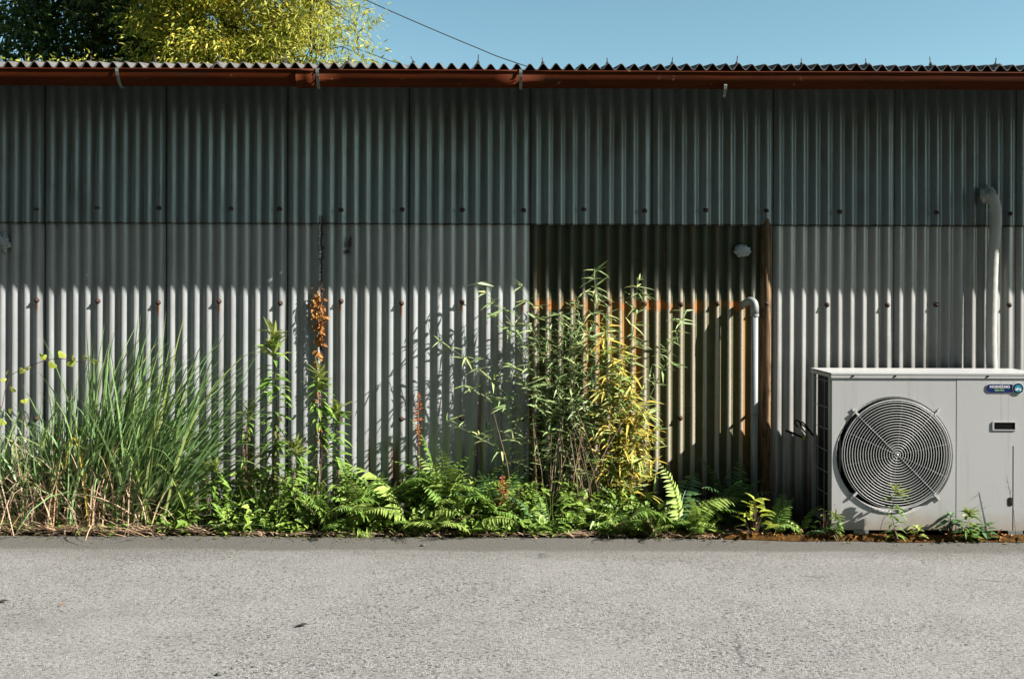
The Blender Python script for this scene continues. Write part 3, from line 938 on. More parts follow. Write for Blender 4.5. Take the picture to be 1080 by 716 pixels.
# corner pillar left front, back pillar, rear panel, right side, base
b = MB(); b.box((ux0 + 0.012, yf + 0.042, (uz0 + uz1 - 0.024)/2), (0.024, 0.040, uz1 - 0.026 - uz0)); U(b, "corner_pillar", M['casing'])
b = MB(); b.box((ux0 + 0.008, -UB - 0.010, (uz0 + uz1 - 0.024)/2), (0.016, 0.020, uz1 - 0.026 - uz0)); U(b, "corner_pillar", M['casing'])
b = MB(); b.box((ux1 - 0.004, -(UD + UB)/2 + 0.012, (uz0 + uz1 - 0.024)/2), (0.008, UD - UB - 0.026, uz1 - 0.026 - uz0)); U(b, "side_panel", M['casing'])
b = MB(); b.box((acx, -UB - 0.004, (uz0 + uz1 - 0.024)/2), (ux1 - ux0 - 0.06, 0.008, uz1 - 0.03 - uz0)); U(b, "rear_panel", M['casing'])
b = MB(); b.box((acx, -(UD + UB)/2 + 0.012, uz0 + 0.012), (ux1 - ux0 - 0.02, UD - UB - 0.03, 0.02)); U(b, "base_pan", M['casing'])
for fx in (ux0 + 0.14, ux1 - 0.14):
    b = MB(); b.box((fx, -(UD + UB)/2, 0.020), (0.07, UD - UB + 0.02, 0.048)); U(b, "foot", M['zinc'])
# inner dark partition and coil
b = MB(); b.box(((ux0 + usx)/2 + 0.02, -UB - 0.045, (uz0 + uz1)/2), (usx - ux0 - 0.05, 0.05, uz1 - uz0 - 0.06))
b.box((usx + 0.006, -(UD+UB)/2 + 0.02, (uz0 + uz1)/2), (0.004, UD - UB - 0.07, uz1 - uz0 - 0.06)); U(b, "partition", M['black'])
b = MB()
ny = 70
for i in range(ny):
    yy = -UB - 0.03 - (UD - UB - 0.095)*i/(ny - 1)
    b.box((ux0 + 0.034, yy, (uz0 + uz1)/2), (0.024, 0.0012, uz1 - uz0 - 0.07))
b.box((ux0 + 0.05, -(UD+UB)/2, (uz0 + uz1)/2), (0.004, UD - UB - 0.07, uz1 - uz0 - 0.06))
U(b, "coil_fins", M['coil'])
# wire guard on the left side
sg = MB(); sg.tube([(ux0 - 0.006, -UB + 0.004, uz1 - 0.045), (ux0 - 0.006, yf + 0.012, uz1 - 0.045)], 0.0016, 5)
sguard = U(sg, "side_guard", M['wire_dark'])
for k in range(6):
    zz = uz1 - 0.175 - 0.105*k
    w = MB(); w.tube([(ux0 + 0.001, -UB - 0.005, zz), (ux0 - 0.003, -(UD+UB)/2, zz), (ux0 + 0.001, yf + 0.028, zz)], 0.0017, 5)
    U(w, "guard_wire", M['wire_dark'], sguard)
for yy in (-UB - 0.115, -UB - 0.215):
    w = MB(); w.tube([(ux0 - 0.003, yy, uz1 - 0.03), (ux0 - 0.003, yy, uz0 + 0.05)], 0.0017, 5)
    U(w, "guard_wire", M['wire_dark'], sguard)
# fan
b = MB(); b.lathe([(0.0, yf + 0.055), (0.045, yf + 0.058), (0.055, yf + 0.07), (0.055, yf + 0.13), (0, yf + 0.13)], 20, 'Y', (fcx, 0, fcz))
fan = U(b, "fan", M['fan'], None, True)
for k in range(4):
    w = MB(); V = []; F = []
    a0 = k*math.pi/2 + 0.4
    for i in range(7):
        r = 0.05 + (0.245 - 0.05)*i/6
        for j in range(6):
            t = j/5 - 0.5
            a = a0 + t*(0.95 + 0.25*i/6) + 0.10*i/6
            V.append((fcx + r*math.cos(a), yf + 0.095 + t*0.06, fcz + r*math.sin(a)))
    for i in range(6):
        for j in range(5):
            q = i*6 + j; F.append((q, q+1, q+7, q+6))
    o_ = len(V); V += [(v[0], v[1] + 0.003, v[2]) for v in V]
    F += [tuple(o_ + q for q in f[::-1]) for f in F]
    w.add(V, F); U(w, "fan_blade", M['fan'], fan, True)
# fan guard, slightly domed wire rings with spokes
def gy(r): return yf - 0.012 - 0.010*(1 - (r/fr_)**2)
g0 = MB(); g0.lathe([(0.0, -0.003), (0.005, -0.002), (0.006, 0.0), (0.006, 0.003), (0, 0.003)], 12, 'Y', (fcx, gy(0), fcz))
guard = U(g0, "fan_guard", M['wire'], None, True)
def ring(r, wr, y=None, sides=5):
    w = MB(); m = max(16, int(72*r/fr_) + 12); yy = gy(r) if y is None else y
    w.tube([(fcx + r*math.cos(2*math.pi*i/m), yy, fcz + r*math.sin(2*math.pi*i/m)) for i in range(m)], wr, sides, closed=True)
    return w
nr = 20
for i in range(nr):
    r = 0.014 + (0.252 - 0.014)*i/(nr - 1)
    U(ring(r, 0.0017), "ring", M['wire'], guard, True)
rm = MB(); rm.lathe([(fr_ + 0.001, yf - 0.004), (fr_ + 0.001, yf - 0.011), (fr_ - 0.001, yf - 0.0125), (fr_ - 0.003, yf - 0.011), (fr_ - 0.003, yf - 0.004)], 80, 'Y', (fcx, 0, fcz))
U(rm, "rim", M['wire'], guard, True)
for i in range(10):
    a = R(12 + 36*i) if i not in (3, 8) else R(135 if i == 3 else -45)
    w = MB()
    rs = [0.0, 0.09, 0.18, fr_ + 0.002]
    w.tube([(fcx + r*math.cos(a), gy(r) + (-0.003 if i in (3, 8) else 0.003), fcz + r*math.sin(a)) for r in rs], 0.0008 if i in (3, 8) else 0.00105, 5)
    U(w, "spoke", M['wire'], guard, True)
for a in (R(134), R(46), R(-46), R(-136)):
    w = MB(); c, s = math.cos(a), math.sin(a)
    rot = Matrix.Rotation(-a, 4, 'Y')
    w.box((fcx + (fr_ + 0.013)*c, yf - 0.0065, fcz + (fr_ + 0.013)*s), (0.026, 0.014, 0.010), rot)
    w.box((fcx + (fr_ + 0.030)*c, yf - 0.003, fcz + (fr_ + 0.030)*s), (0.022, 0.006, 0.010), rot)
    U(w, "guard_clip", M['wire'], guard)
# screws under the lip
for xq, par in ((899.5, top), (944, top), (1041.5, top)):
    w = MB(); w.lathe([(0, -0.005), (0.005, -0.0045), (0.006, 0.0), (0.006, 0.004)], 8, 'Y', (px(xq, UD), yf - 0.004, pz(395, UD)))
    U(w, "screw", M['rubber'], par)
# badge
bx0, bx1, bz0, bz1 = px(1040, UD), px(1069.5, UD), pz(412.0, UD), pz(403, UD)
def pill(xa, xb, za, zb, y, th, mat, name, parent=None):
    r = (zb - za)/2; w = MB(); cz = (za + zb)/2; ring_ = []
    for i in range(17):
        a = math.pi/2 + math.pi*i/16; ring_.append((xa + r + r*math.cos(a), cz + r*math.sin(a)))
    for i in range(17):
        a = -math.pi/2 + math.pi*i/16; ring_.append((xb - r + r*math.cos(a), cz + r*math.sin(a)))
    m = len(ring_)
    V = [(p[0], y, p[1]) for p in ring_] + [(p[0], y + th, p[1]) for p in ring_]
    w.add(V, [tuple(range(m))] + [(i, (i+1) % m, m + (i+1) % m, m + i) for i in range(m)])
    return U(w, name, mat, parent)
badge = pill(bx0 - 0.0025, bx1 + 0.004, bz0 - 0.0025, bz1 + 0.0025, yf - 0.0035, 0.0025, M['white'], "badge")
pill(bx0, bx1 + 0.002, bz0, bz1, yf - 0.0045, 0.002, M['blue'], "badge_field", badge)
def disc(cx, cz, r, y, th, mat, name, parent):
    w = MB(); w.lathe([(0, y), (r, y), (r, y + th), (0, y + th)], 28, 'Y', (cx, 0, cz)); return U(w, name, mat, parent)
ecx, ecz = px(1073.5, UD), pz(407.6, UD)
disc(ecx, ecz, 0.0285, yf - 0.006, 0.004, M['white'], "emblem_border", badge)
disc(ecx, ecz, 0.0255, yf - 0.007, 0.002, M['navy_dark'], "emblem_ring", badge)
disc(ecx, ecz, 0.0185, yf - 0.008, 0.002, M['teal'], "emblem_field", badge)
w = MB()
for poly in ([(-.016,-.006),(-.011,.001),(-.007,.0),(-.002,.008),(.001,.004),(.001,-.006),(-.004,-.009),(-.012,-.009)], [(.006,.004),(.010,.0),(.015,-.004),(.013,-.010),(.007,-.012),(.004,-.006)]):
    m = len(poly); w.add([(ecx + p[0], yf - 0.0086, ecz + p[1]) for p in poly], [tuple(range(m))])
U(w, "emblem_mark", M['white'], badge)
def text(s, cx, cz, h, mat, y, parent, wide=1.0):
    cu = bpy.data.curves.new("lettering", 'FONT'); cu.body = s; cu.size = h; cu.align_x = 'CENTER'; cu.align_y = 'CENTER'; cu.extrude = 0.0003
    cu.resolution_u = 2; cu.offset = 0.0006
    to = bpy.data.objects.new("tmp_text", cu); COL.objects.link(to)
    bpy.context.view_layer.update()
    dg = bpy.context.evaluated_depsgraph_get()
    me = bpy.data.meshes.new_from_object(to.evaluated_get(dg))
    bpy.data.objects.remove(to); 
    me.transform(Matrix.Translation((cx, y, cz)) @ Matrix.Rotation(R(90), 4, 'X') @ Matrix.Diagonal((wide, 1, 1, 1)))
    me.materials.clear(); me.materials.append(mat)
    o = link("lettering", me, None, parent)
    return o
text("HOSHIZAKI", px(1054.2, UD), pz(406.0, UD), 0.0185, M['white'], yf - 0.0052, badge, 1.0)
text("ELECTRIC", px(1054.0, UD), pz(409.6, UD), 0.0105, M['green_print'], yf - 0.0052, badge, 1.0)
# recessed handle, key plug and panel seam
w = MB(); hx_a, hx_b, hz_a, hz_b = px(1048.5, UD), px(1070.5, UD), pz(451, UD), pz(443.5, UD)
w.box(((hx_a+hx_b)/2, yf - 0.0015, (hz_a+hz_b)/2), (hx_b - hx_a, 0.002, hz_b - hz_a))
hnd = U(w, "handle_recess", M['black'], srv); hnd.location = (0, 0, 0)
w = MB()
for (ax, az, sx_, sz_) in (((hx_a+hx_b)/2, hz_b + 0.002, hx_b - hx_a + 0.012, 0.004), ((hx_a+hx_b)/2, hz_a - 0.002, hx_b - hx_a + 0.012, 0.004), (hx_a - 0.004, (hz_a+hz_b)/2, 0.008, hz_b - hz_a), (hx_b + 0.003, (hz_a+hz_b)/2, 0.006, hz_b - hz_a)):
    w.box((ax, yf - 0.003, az), (sx_, 0.005, sz_))
U(w, "handle_rim", M['casing'], srv)
pill_ = MB()
V = []; F = []
for i in range(24):
    a = 2*math.pi*i/24
    V.append((px(1066, UD) + 0.012*math.cos(a), yf - 0.0025, pz(527, UD) + 0.008*math.sin(a) + (0.013 if math.sin(a) > 0 else -0.013)))
V2 = [(v[0], yf + 0.001, v[2]) for v in V]
pill_.add(V + V2, [tuple(range(24))] + [(i, (i+1) % 24, 24 + (i+1) % 24, 24+i) for i in range(24)])
U(pill_, "grommet", M['rubber'], srv)
w = MB(); w.box((px(1069.5, UD), yf - 0.0015, (pz(468, UD) + uz0)/2), (0.0012, 0.002, pz(468, UD) - uz0)); U(w, "panel_seam", M['wire_dark'], srv)

# cut cable ends tied behind the unit
kx, kz = px(851, 0.20), pz(457, 0.20)
cord = empty("cable_tail", (kx, -0.20, kz), "dark knotted cable end with yellow green cap sticking out behind the condenser", "cable")
def KP(x, y, d): return tuple(Vector(P(x, y, d)) - Vector(cord.location))
b = MB(); b.tube(catmull([KP(858, 458, .18), KP(853, 452, .2), KP(846, 446, .21), KP(841, 442, .21), KP(839, 445, .2), KP(842, 449, .19)], 6), 0.0042, 7); b.build("loop", M['rubber'], cord, True)
b = MB(); b.tube(catmull([KP(858, 457, .18), KP(849, 446, .2), KP(846.5, 444, .2), KP(845, 448, .2), KP(850, 455, .19)], 6), 0.0038, 7); b.build("loop", M['rubber'], cord, True)
b = MB(); b.tube(catmull([KP(849, 461, .20), KP(842, 458, .21), KP(835, 455, .22), KP(829, 453, .22)], 6), 0.0055, 7); b.build("tail", M['rubber'], cord, True)
b = MB(); b.tube([KP(847, 460, .21), KP(851, 461.5, .215)], 0.010, 9); b.build("cap", M['vine'], cord, True)

# ------------------------------------------------------------------ plants
def rvec(rng, n):
    v = rng.normal(size=(n, 3)); return v / np.linalg.norm(v, axis=1, keepdims=True)

def blades(mb, rng, n, cx, cy, sprx, spry, l0, l1, lean, lsd, width, grav=0.9, segs=7, az=0.0, azsd=0.6, twist=0.4):
    """long arching grass blades; az = main lean direction in plan"""
    bx = cx + rng.normal(size=n)*sprx; by = cy + rng.normal(size=n)*spry
    L = rng.uniform(l0, l1, n); th = np.abs(lean + rng.normal(size=n)*lsd)
    az_ = az + rng.normal(size=n)*azsd
    hx, hy = np.cos(az_), np.sin(az_)
    hy = np.where(hy > 0, hy*0.25, hy*0.6)
    ang = th.copy(); p = np.stack([bx, by, np.zeros(n)], 1)
    tw = rng.uniform(-twist, twist, n)
    sx = np.stack([-hy*np.cos(tw) + 0.0, hx*np.cos(tw)*0.6, np.sin(tw)], 1)
    sx = np.stack([np.cos(rng.uniform(-1.2, 1.2, n)), np.sin(rng.uniform(-1.2, 1.2, n)), np.zeros(n)], 1)
    bend = rng.uniform(0.0, 1.0, n)**1.6*2.1*grav + .1
    V = []
    for s in range(segs + 1):
        t = s/segs
        w = width*min(1.0, 0.5 + 2*t)*(1 - t**2.2) + 0.0003
        d = np.stack([hx*np.sin(ang), hy*np.sin(ang), np.cos(ang)], 1)
        sd = sx - d*np.sum(sx*d, 1, keepdims=True); sd /= (np.linalg.norm(sd, axis=1, keepdims=True) + 1e-9)
        w = (np.ones(n)*w)[:, None]
        V.append(p - sd*w/2); V.append(p + sd*w/2)
        p = p + d*(L/segs)[:, None]
        ang = ang + bend*(1.0/segs)*(0.3 + 1.7*t)
        p[:, 2] = np.maximum(p[:, 2], 0.01)
        p[:, 1] = np.minimum(p[:, 1], -cy*0 + 0.0 + np.maximum(0, 0)) if False else p[:, 1]
    V = np.stack(V, 1)
    m = 2*(segs + 1)
    f = np.array([[2*s, 2*s+1, 2*s+3, 2*s+2] for s in range(segs)])
    F = (np.arange(n)*m)[:, None, None] + f[None]
    mb.add(V.reshape(-1, 3), F.reshape(-1, 4))

def clampwall(mb, y0, limit=-0.02):
    """keep foliage in front of the wall (local y + y0 < limit)"""
    for v in mb.v:
        v[:, 1] = np.minimum(v[:, 1], limit - y0 - 0.002*np.abs(np.sin(v[:, 0]*91)))

def grass_clump(x, d, seed, label, n, l0, l1, lean, lsd, az, nd=120, spr=0.05, azsd=0.5):
    rng = np.random.default_rng(seed)
    g_ = empty("pampas_grass", (x, -d, 0.0), label, "grass", "clumps of tall grass by the shed wall")
    mb = MB(); blades(mb, rng, n, 0, 0, spr, 0.04, l0, l1, lean, lsd, rng.uniform(0.007, 0.016, n), 0.9, 7, az, azsd); clampwall(mb, -d)
    o = mb.build("blades", M['grassblade'], g_); tag(o, kind="stuff")
    mb = MB(); blades(mb, rng, nd, 0, -0.02, spr*1.3, 0.05, 0.15, 0.58, 0.45, 0.45, 0.006, 1.3, 6, az, 2.4); clampwall(mb, -d)
    o = mb.build("dry_blades", M['straw'], g_); tag(o, kind="stuff")
    return g_
grass_clump(px(112, .28), 0.28, 1, "large blue green pampas grass clump with tallest blades fanning right", 400, 0.45, 1.14, 0.24, 0.30, 0.0, 240, 0.09, 1.0)
grass_clump(px(150, .30), 0.30, 2, "pampas grass clump leaning far right with long arching blades", 190, 0.6, 1.16, 0.52, 0.30, 0.0, 120, 0.06, 0.6)
grass_clump(px(68, .30), 0.30, 3, "upright pampas grass clump left of the largest clump", 260, 0.40, 0.80, 0.14, 0.30, 0.3, 240, 0.08, 1.6)
grass_clump(px(28, .32), 0.32, 4, "short grass clump with dry base just right of the leftmost clump", 170, 0.30, 0.62, 0.20, 0.35, 0.8, 230, 0.08, 2.0)
grass_clump(px(-18, .30), 0.30, 5, "leftmost grass clump cut by the photo edge", 150, 0.35, 0.70, 0.15, 0.30, 0.4, 150, 0.06, 1.6)
# a few broad arching yellow blades in front of the clumps
for (xq, hx_, hz_, lab) in ((205, 62, 88, "broad yellow blade bending to the right over the road edge"), (160, 46, 108, "broad yellow green blade bending left of the weeds"), (95, 24, 120, "broad golden blade arching before the large grass clump"), (52, -20, 92, "broad pale green blade arching at the left clump")):
    t_ = empty("arching_blade", (px(xq, .40), -.40, 0.0), lab, "grass")
    e = Vector((-hx_/218., 0, hz_*.55/218.)); mdl = Vector((-hx_/400., 0, hz_*1.35/218.)); V = []; F = []
    for k, q in enumerate(bez((0, 0, 0), tuple(mdl), tuple(e), 14)):
        w = .007*min(1, .5 + k/6)*(1 - (k/14)**3) + .0004
        V += [(q[0] - w, q[1] - .02*k/14, q[2]), (q[0], q[1] - .02*k/14 + .003, q[2] - .001), (q[0] + w, q[1] - .02*k/14, q[2] + .001)]
        if k: F += [(3*k-3, 3*k-2, 3*k+1, 3*k), (3*k-2, 3*k-1, 3*k+2, 3*k+1)]
    b = MB(); b.add(V, F); b.build("blade", M['fern_y'] if xq != 95 else M['bamboo_y'], t_)

# straw litter heaped at the road edge
rng = np.random.default_rng(77)
mb = MB()
for k in range(1350):
    xq = rng.uniform(-20, 235) if k < 640 else (rng.normal(605, 16) if k < 700 else rng.uniform(235, 760))
    d = road_edge(px(xq, .45)) + rng.normal(-0.03 if k < 700 else -0.004, 0.022 if k < 640 else 0.014)
    x = px(xq, d); a = rng.normal(0, 0.5) + (math.pi if rng.random() < .5 else 0); L = rng.uniform(0.03, 0.16) * (1 if k < 700 else 0.6); w = rng.uniform(0.002, 0.007)
    z0 = 0.006 + (abs(rng.normal(0, 0.018)) if k < 640 else abs(rng.normal(0, 0.006)))
    dx, dy = math.cos(a)*L/2, math.sin(a)*L/2*0.5
    tl = rng.normal(0, 0.010); nx, ny_ = -math.sin(a)*w/2, math.cos(a)*w/2
    mb.add([(x-dx-nx, -d-dy-ny_, z0-tl), (x-dx+nx, -d-dy+ny_, z0-tl), (x+nx, -d+ny_, z0+0.006), (x-nx, -d-ny_, z0+0.006), (x+dx, -d+dy, max(0.004, z0+tl))], [(0, 3, 2, 1), (3, 4, 2)])
tag(mb.build("straw_litter", M['straw']), "pale dry straw and dead leaves heaped along the road edge", "litter", kind="stuff")

# dead leaves and crumbs drifted onto the asphalt
rng = np.random.default_rng(123); mb = MB(); n = 420
xq = np.where(rng.random(n) < .6, rng.uniform(-10, 420, n), rng.uniform(300, 1090, n)); off = np.abs(rng.normal(0, .055, n)) + .005
d = np.array([road_edge(px(a, .5)) for a in xq]) + off
LL = rng.uniform(.006, .030, n)*np.where(off > .09, .6, 1)
mb.leaves(np.stack([(xq - 540)*(CAM_D - d)/1080, -d, rng.uniform(.004, .007, n)], 1), rng.normal(size=(n, 3))*[1, 1, .08], rng.normal(size=(n, 3))*.25 + [0, 0, 1], LL, LL*rng.uniform(.25, .6, n), 0)
tag(mb.build("drifted_leaves", M['wilted']), "tiny dead leaf crumbs drifted over the dark asphalt edge", "litter", kind="stuff")

# ---- tall weeds with whorls of narrow leaves
def tall_weed(x, d, h, seed, label, leaf=0.085, nleaf=90, lean=0.0, wilt=0.35, name="tall_weed", topn=26):
    rng = np.random.default_rng(seed)
    t_ = empty(name, (x, -d, 0.0), label, "weed", "upright weeds along the wall")
    b = MB()
    sp = [(lean*t*h + 0.008*math.sin(t*9 + seed), -0.02*t, h*t) for t in np.linspace(0, 1, 12)]
    b.tube(sp, [min(0.0052, 0.0075*h)*(1 - 0.7*i/11) for i in range(12)], 6); b.build("stem", M['stem_red'], t_, True)
    def batch(t0, t1, n, el0, el1, L0, L1):
        t = np.sort(rng.uniform(t0, t1, n)); a = np.arange(n)*2.4 + rng.normal(size=n)*.5
        el = rng.uniform(el0, el1, n)
        a = np.where(np.sin(a) > .4, -a, a)
        D = np.stack([np.cos(a)*np.cos(el)*1.4, np.sin(a)*np.cos(el)*.8, np.sin(el)], 1)
        Pn = np.stack([lean*t*h + 0.008*np.sin(t*9 + seed), -0.02*t, h*t], 1)
        N = np.stack([-np.cos(a)*np.sin(el), -np.sin(a)*np.sin(el), np.cos(el)], 1) + rng.normal(size=(n, 3))*.25
        return Pn, D, N, rng.uniform(L0, L1, n)
    b = MB(); p_, D, N, L = batch(wilt*.9, 0.95, nleaf, -0.1, 0.6, leaf*.6, leaf); b.leaves(p_, D, N, L, L*0.26, rng.uniform(.2, .7, nleaf)); clampwall(b, -d)
    tag(b.build("leaves", M['weedleaf'], t_), kind="stuff")
    b = MB(); p_, D, N, L = batch(0.86, 1.0, topn, 0.2, 1.3, leaf*.6, leaf*1.05); b.leaves(p_, D, N, L, L*0.26, rng.uniform(.0, .4, topn)); clampwall(b, -d)
    tag(b.build("top_leaves", M['weedtop'], t_), kind="stuff")
    m = int(nleaf*.5); b = MB(); p_, D, N, L = batch(0.05, wilt + .2, m, -1.2, -0.1, leaf*.4, leaf*.8); b.leaves(p_, D, N, L, L*0.2, rng.uniform(.2, .8, m)); clampwall(b, -d)
    tag(b.build("wilted_leaves", M['wilted'], t_), kind="stuff")
    return t_
tall_weed(px(291, .30), 0.30, pz(352, .30), 21, "tallest upright weed with yellow green top between grass and dead ivy", 0.125, 74)
tall_weed(px(335, .30), 0.30, pz(392, .30), 22, "upright weed with wilted brown stem right below the dead ivy", 0.11, 64, 0.03, 0.55)
tall_weed(px(354, .28), 0.28, pz(428, .28), 23, "shorter upright weed right of the wilted one", 0.10, 60, 0.03, 0.3)
tall_weed(px(262, .30), 0.30, pz(425, .30), 24, "thin half wilted weed at the right side of the pampas grass", 0.07, 36, 0.0, 0.6)
tall_weed(px(310, .36), 0.36, pz(470, .36), 25, "low bushy weed at the foot of the tallest weed", 0.095, 70, 0.02, 0.2)
tall_weed(px(224, .38), 0.38, pz(490, .38), 26, "low leafy weed under the arching grass blades", 0.09, 60, 0.05, 0.2)
tall_weed(px(942, .51), 0.51, pz(515, .51), 31, "small yellow tipped weed in front of the fan guard", 0.085, 26, 0.0, 0.1, "small_weed", 10)
tall_weed(px(1020, .51), 0.51, pz(538, .51), 32, "pale rosette weed in front of the service panel", 0.085, 30, 0.0, 0.05, "small_weed", 18)
tall_weed(px(880, .50), 0.50, pz(540, .50), 33, "wispy weed at the left front corner of the condenser", 0.055, 34, 0.06, 0.3, "small_weed", 8)

# ---- ferns: separate fronds
def frond_mesh(name, mat, L, seed, start=1.15, end=-0.35, npair=17, pl=0.24, pw=0.24):
    rng = np.random.default_rng(seed); b = MB()
    pts = []; p = np.zeros(3); k = 20
    angs = start + (end - start)*np.linspace(0, 1, k + 1)**1.2
    for i in range(k + 1):
        pts.append(p.copy()); p = p + np.array([math.cos(angs[i]), 0, math.sin(angs[i])])*L/k
    pts = np.array(pts)
    b.tube([tuple(q) for q in pts], [0.0028*(1 - .8*i/k) for i in range(k + 1)], 4)
    Pn = []; D = []; N = []; LL = []
    for i in range(npair):
        t = 0.16 + 0.83*i/(npair - 1); f = t*k; j = min(int(f), k - 1); q = pts[j] + (pts[j+1] - pts[j])*(f - j)
        tg = pts[j+1] - pts[j]; tg /= np.linalg.norm(tg); up = np.array([-tg[2], 0, tg[0]])
        ln = L*pl*math.sin(math.pi*min(1, 0.22 + 0.80*t))**0.8*(1.05 - 0.35*t) + 0.006
        for s in (-1, 1):
            d = np.array([0, s, 0])*0.90 + tg*0.42 - up*0.10 + rng.normal(size=3)*0.07
            Pn.append(q); D.append(d); N.append(up + rng.normal(size=3)*.2); LL.append(ln*rng.uniform(.88, 1.1))
    LL = np.array(LL)
    b.leaves(Pn, D, N, LL, np.maximum(LL*pw, 0.006), 0.22, (0.28, 0.7, 0.62))
    return b.mesh(name, mat)
FR = {}
for key, mk in (('g', 'fern'), ('y', 'fern_y'), ('d', 'fern_d'), ('b', 'wilted')):
    FR[key] = [frond_mesh("frond", M[mk], 0.40, 40 + ord(key) + i, st, en, npair) for i, (st, en, npair) in enumerate(((1.25, -0.3, 17), (1.0, -0.5, 19), (0.8, -0.2, 16), (1.4, 0.4, 18)))]
def fern(x, d, label, seed, fronds, z=0.0):
    """fronds: list of (azimuth deg in plan (0 = right, -90 = towards road), scale, kind, variant, tilt deg)"""
    t_ = empty("fern", (x, -d, z), label, "fern", "ferns at the foot of the wall")
    rr = random.Random(seed)
    for (az, sc, kd, va, ti) in fronds:
        o = link("frond", FR[kd][va], None, t_, (rr.uniform(-.02, .02), rr.uniform(-.02, .02), 0))
        o.rotation_euler = (Matrix.Rotation(R(az), 3, 'Z') @ Matrix.Rotation(R(-ti), 3, 'Y') @ Matrix.Rotation(rr.uniform(-.3, .3), 3, 'X')).to_euler()
        sc *= 1.25 if d < .37 else .92
        sc *= rr.uniform(.8, 1.12)
        o.scale = (sc, sc, sc)
    return t_
def auto_fronds(seed, n, s0, s1, kinds, az0=-200, az1=20, ti=10):
    rr = random.Random(seed)
    return [(az0 + (az1 - az0)*(i + rr.uniform(.1, .9))/n, rr.uniform(s0, s1), 'b' if rr.random() < .13 else rr.choice(kinds), rr.choice((0, 1, 2, 3, 3, 0)), rr.uniform(-6, ti + 8)) for i in range(n)]
fern(px(405, .22), 0.22, "tall dark fern left of the red seed stalk by the wall", 1, auto_fronds(1, 9, .7, 1.05, 'ggd', -210, 30))
fern(px(432, .36), 0.36, "yellow green fern spreading below the red seed stalk", 2, [(-150, .8, 'y', 1, 5), (-30, .8, 'y', 1, 0), (-100, .6, 'g', 2, 0), (170, 1.0, 'y', 0, 4), (20, .8, 'g', 0, 6), (-60, .7, 'y', 2, -5)])
fern(px(478, .30), 0.30, "bushy green fern right of the red seed stalk", 3, auto_fronds(3, 10, .65, 1.05, 'ggy', -205, 25))
fern(px(500, .40), 0.40, "yellow tipped fern in front of the dark red dock", 4, [(-170, .7, 'y', 1, -3), (-20, .75, 'y', 1, -2), (-80, .5, 'g', 2, 0), (-130, .6, 'y', 2, 0), (-45, .6, 'y', 2, -4), (160, .7, 'g', 0, 5)])
fern(px(452, .18), 0.18, "dark fern tucked against the wall behind the yellow fern", 5, auto_fronds(5, 8, .8, 1.1, 'gd', -190, 10, 25))
fern(px(570, .38), 0.38, "bright fern with a tall stiff frond left of the yellow bamboo", 6, [(120, .7, 'g', 3, 15), (-160, .75, 'g', 2, 5), (-30, .6, 'g', 1, 0), (-90, .5, 'g', 2, 0), (170, .9, 'd', 0, 8)])
fern(px(345, .36), 0.36, "low yellow green fern at the foot of the wilted weed", 7, auto_fronds(7, 9, .4, .62, 'gy', -200, 20, 5))
fern(px(375, .42), 0.42, "small pale fern at the road edge left of the fern bank", 8, [(0, .5, 'y', 1, -18), (-25, .45, 'y', 2, -18), (-170, .4, 'y', 1, -15), (-140, .35, 'y', 2, -20), (90, .4, 'g', 0, 0)])
fern(px(716, .34), 0.34, "pale arching fern right of the yellow bamboo", 9, [(150, .72, 'y', 3, 22), (12, 1.05, 'y', 1, 2), (-15, .8, 'g', 1, -4), (-90, .6, 'g', 2, 0), (-140, .7, 'g', 1, -2), (-60, .55, 'y', 2, -6), (60, .8, 'd', 0, 10), (-170, .6, 'y', 1, -4)])
fern(px(735, .42), 0.42, "low pale green fern at the road edge before the shaded wall", 10, auto_fronds(10, 9, .4, .6, 'ygg', -195, 10, 8))
fern(px(770, .18), 0.18, "dark fern in the deep shade beside the drain pipe", 11, auto_fronds(11, 7, .7, 1.0, 'd', -190, 20, 20))
fern(px(852, .44), 0.44, "curled fern beside the left side of the condenser", 12, [(160, .6, 'y', 1, 8), (-160, .5, 'g', 1, 0), (-20, .5, 'd', 2, 0), (-70, .4, 'd', 2, 0), (20, .6, 'g', 0, 10)])
fern(px(660, .42), 0.42, "low mixed fern below the yellow bamboo leaves", 13, auto_fronds(13, 8, .4, .6, 'ygd', -200, 20, 5))
fern(px(530, .30), 0.30, "dark fern under the leaning bamboo stems", 14, auto_fronds(14, 8, .6, .9, 'dg', -200, 20, 15))
fern(px(812, .42), 0.42, "upright fern sprig behind the broad leaved weed", 15, [(40, .75, 'g', 3, 0), (75, .7, 'g', 3, 0), (120, .5, 'd', 0, 0), (10, .5, 'g', 2, 0)])

fern(px(460, .42), 0.42, "low bright fern at the road edge between the two yellow ferns", 17, auto_fronds(17, 9, .4, .65, 'gyg', -200, 20, 5))
fern(px(495, .2), 0.20, "tall green fern against the wall left of the bamboo stems", 20, auto_fronds(20, 9, .8, 1.1, 'gd', -195, 15, 20))
fern(px(392, .34), 0.34, "pale fern with drooping tips at the left end of the fern bank", 21, auto_fronds(21, 8, .6, .85, 'gy', -200, 0, 10))
fern(px(690, .45), 0.45, "low bright fern at the road edge right of the yellow bamboo", 22, auto_fronds(22, 9, .4, .6, 'gyy', -200, 20, 5))

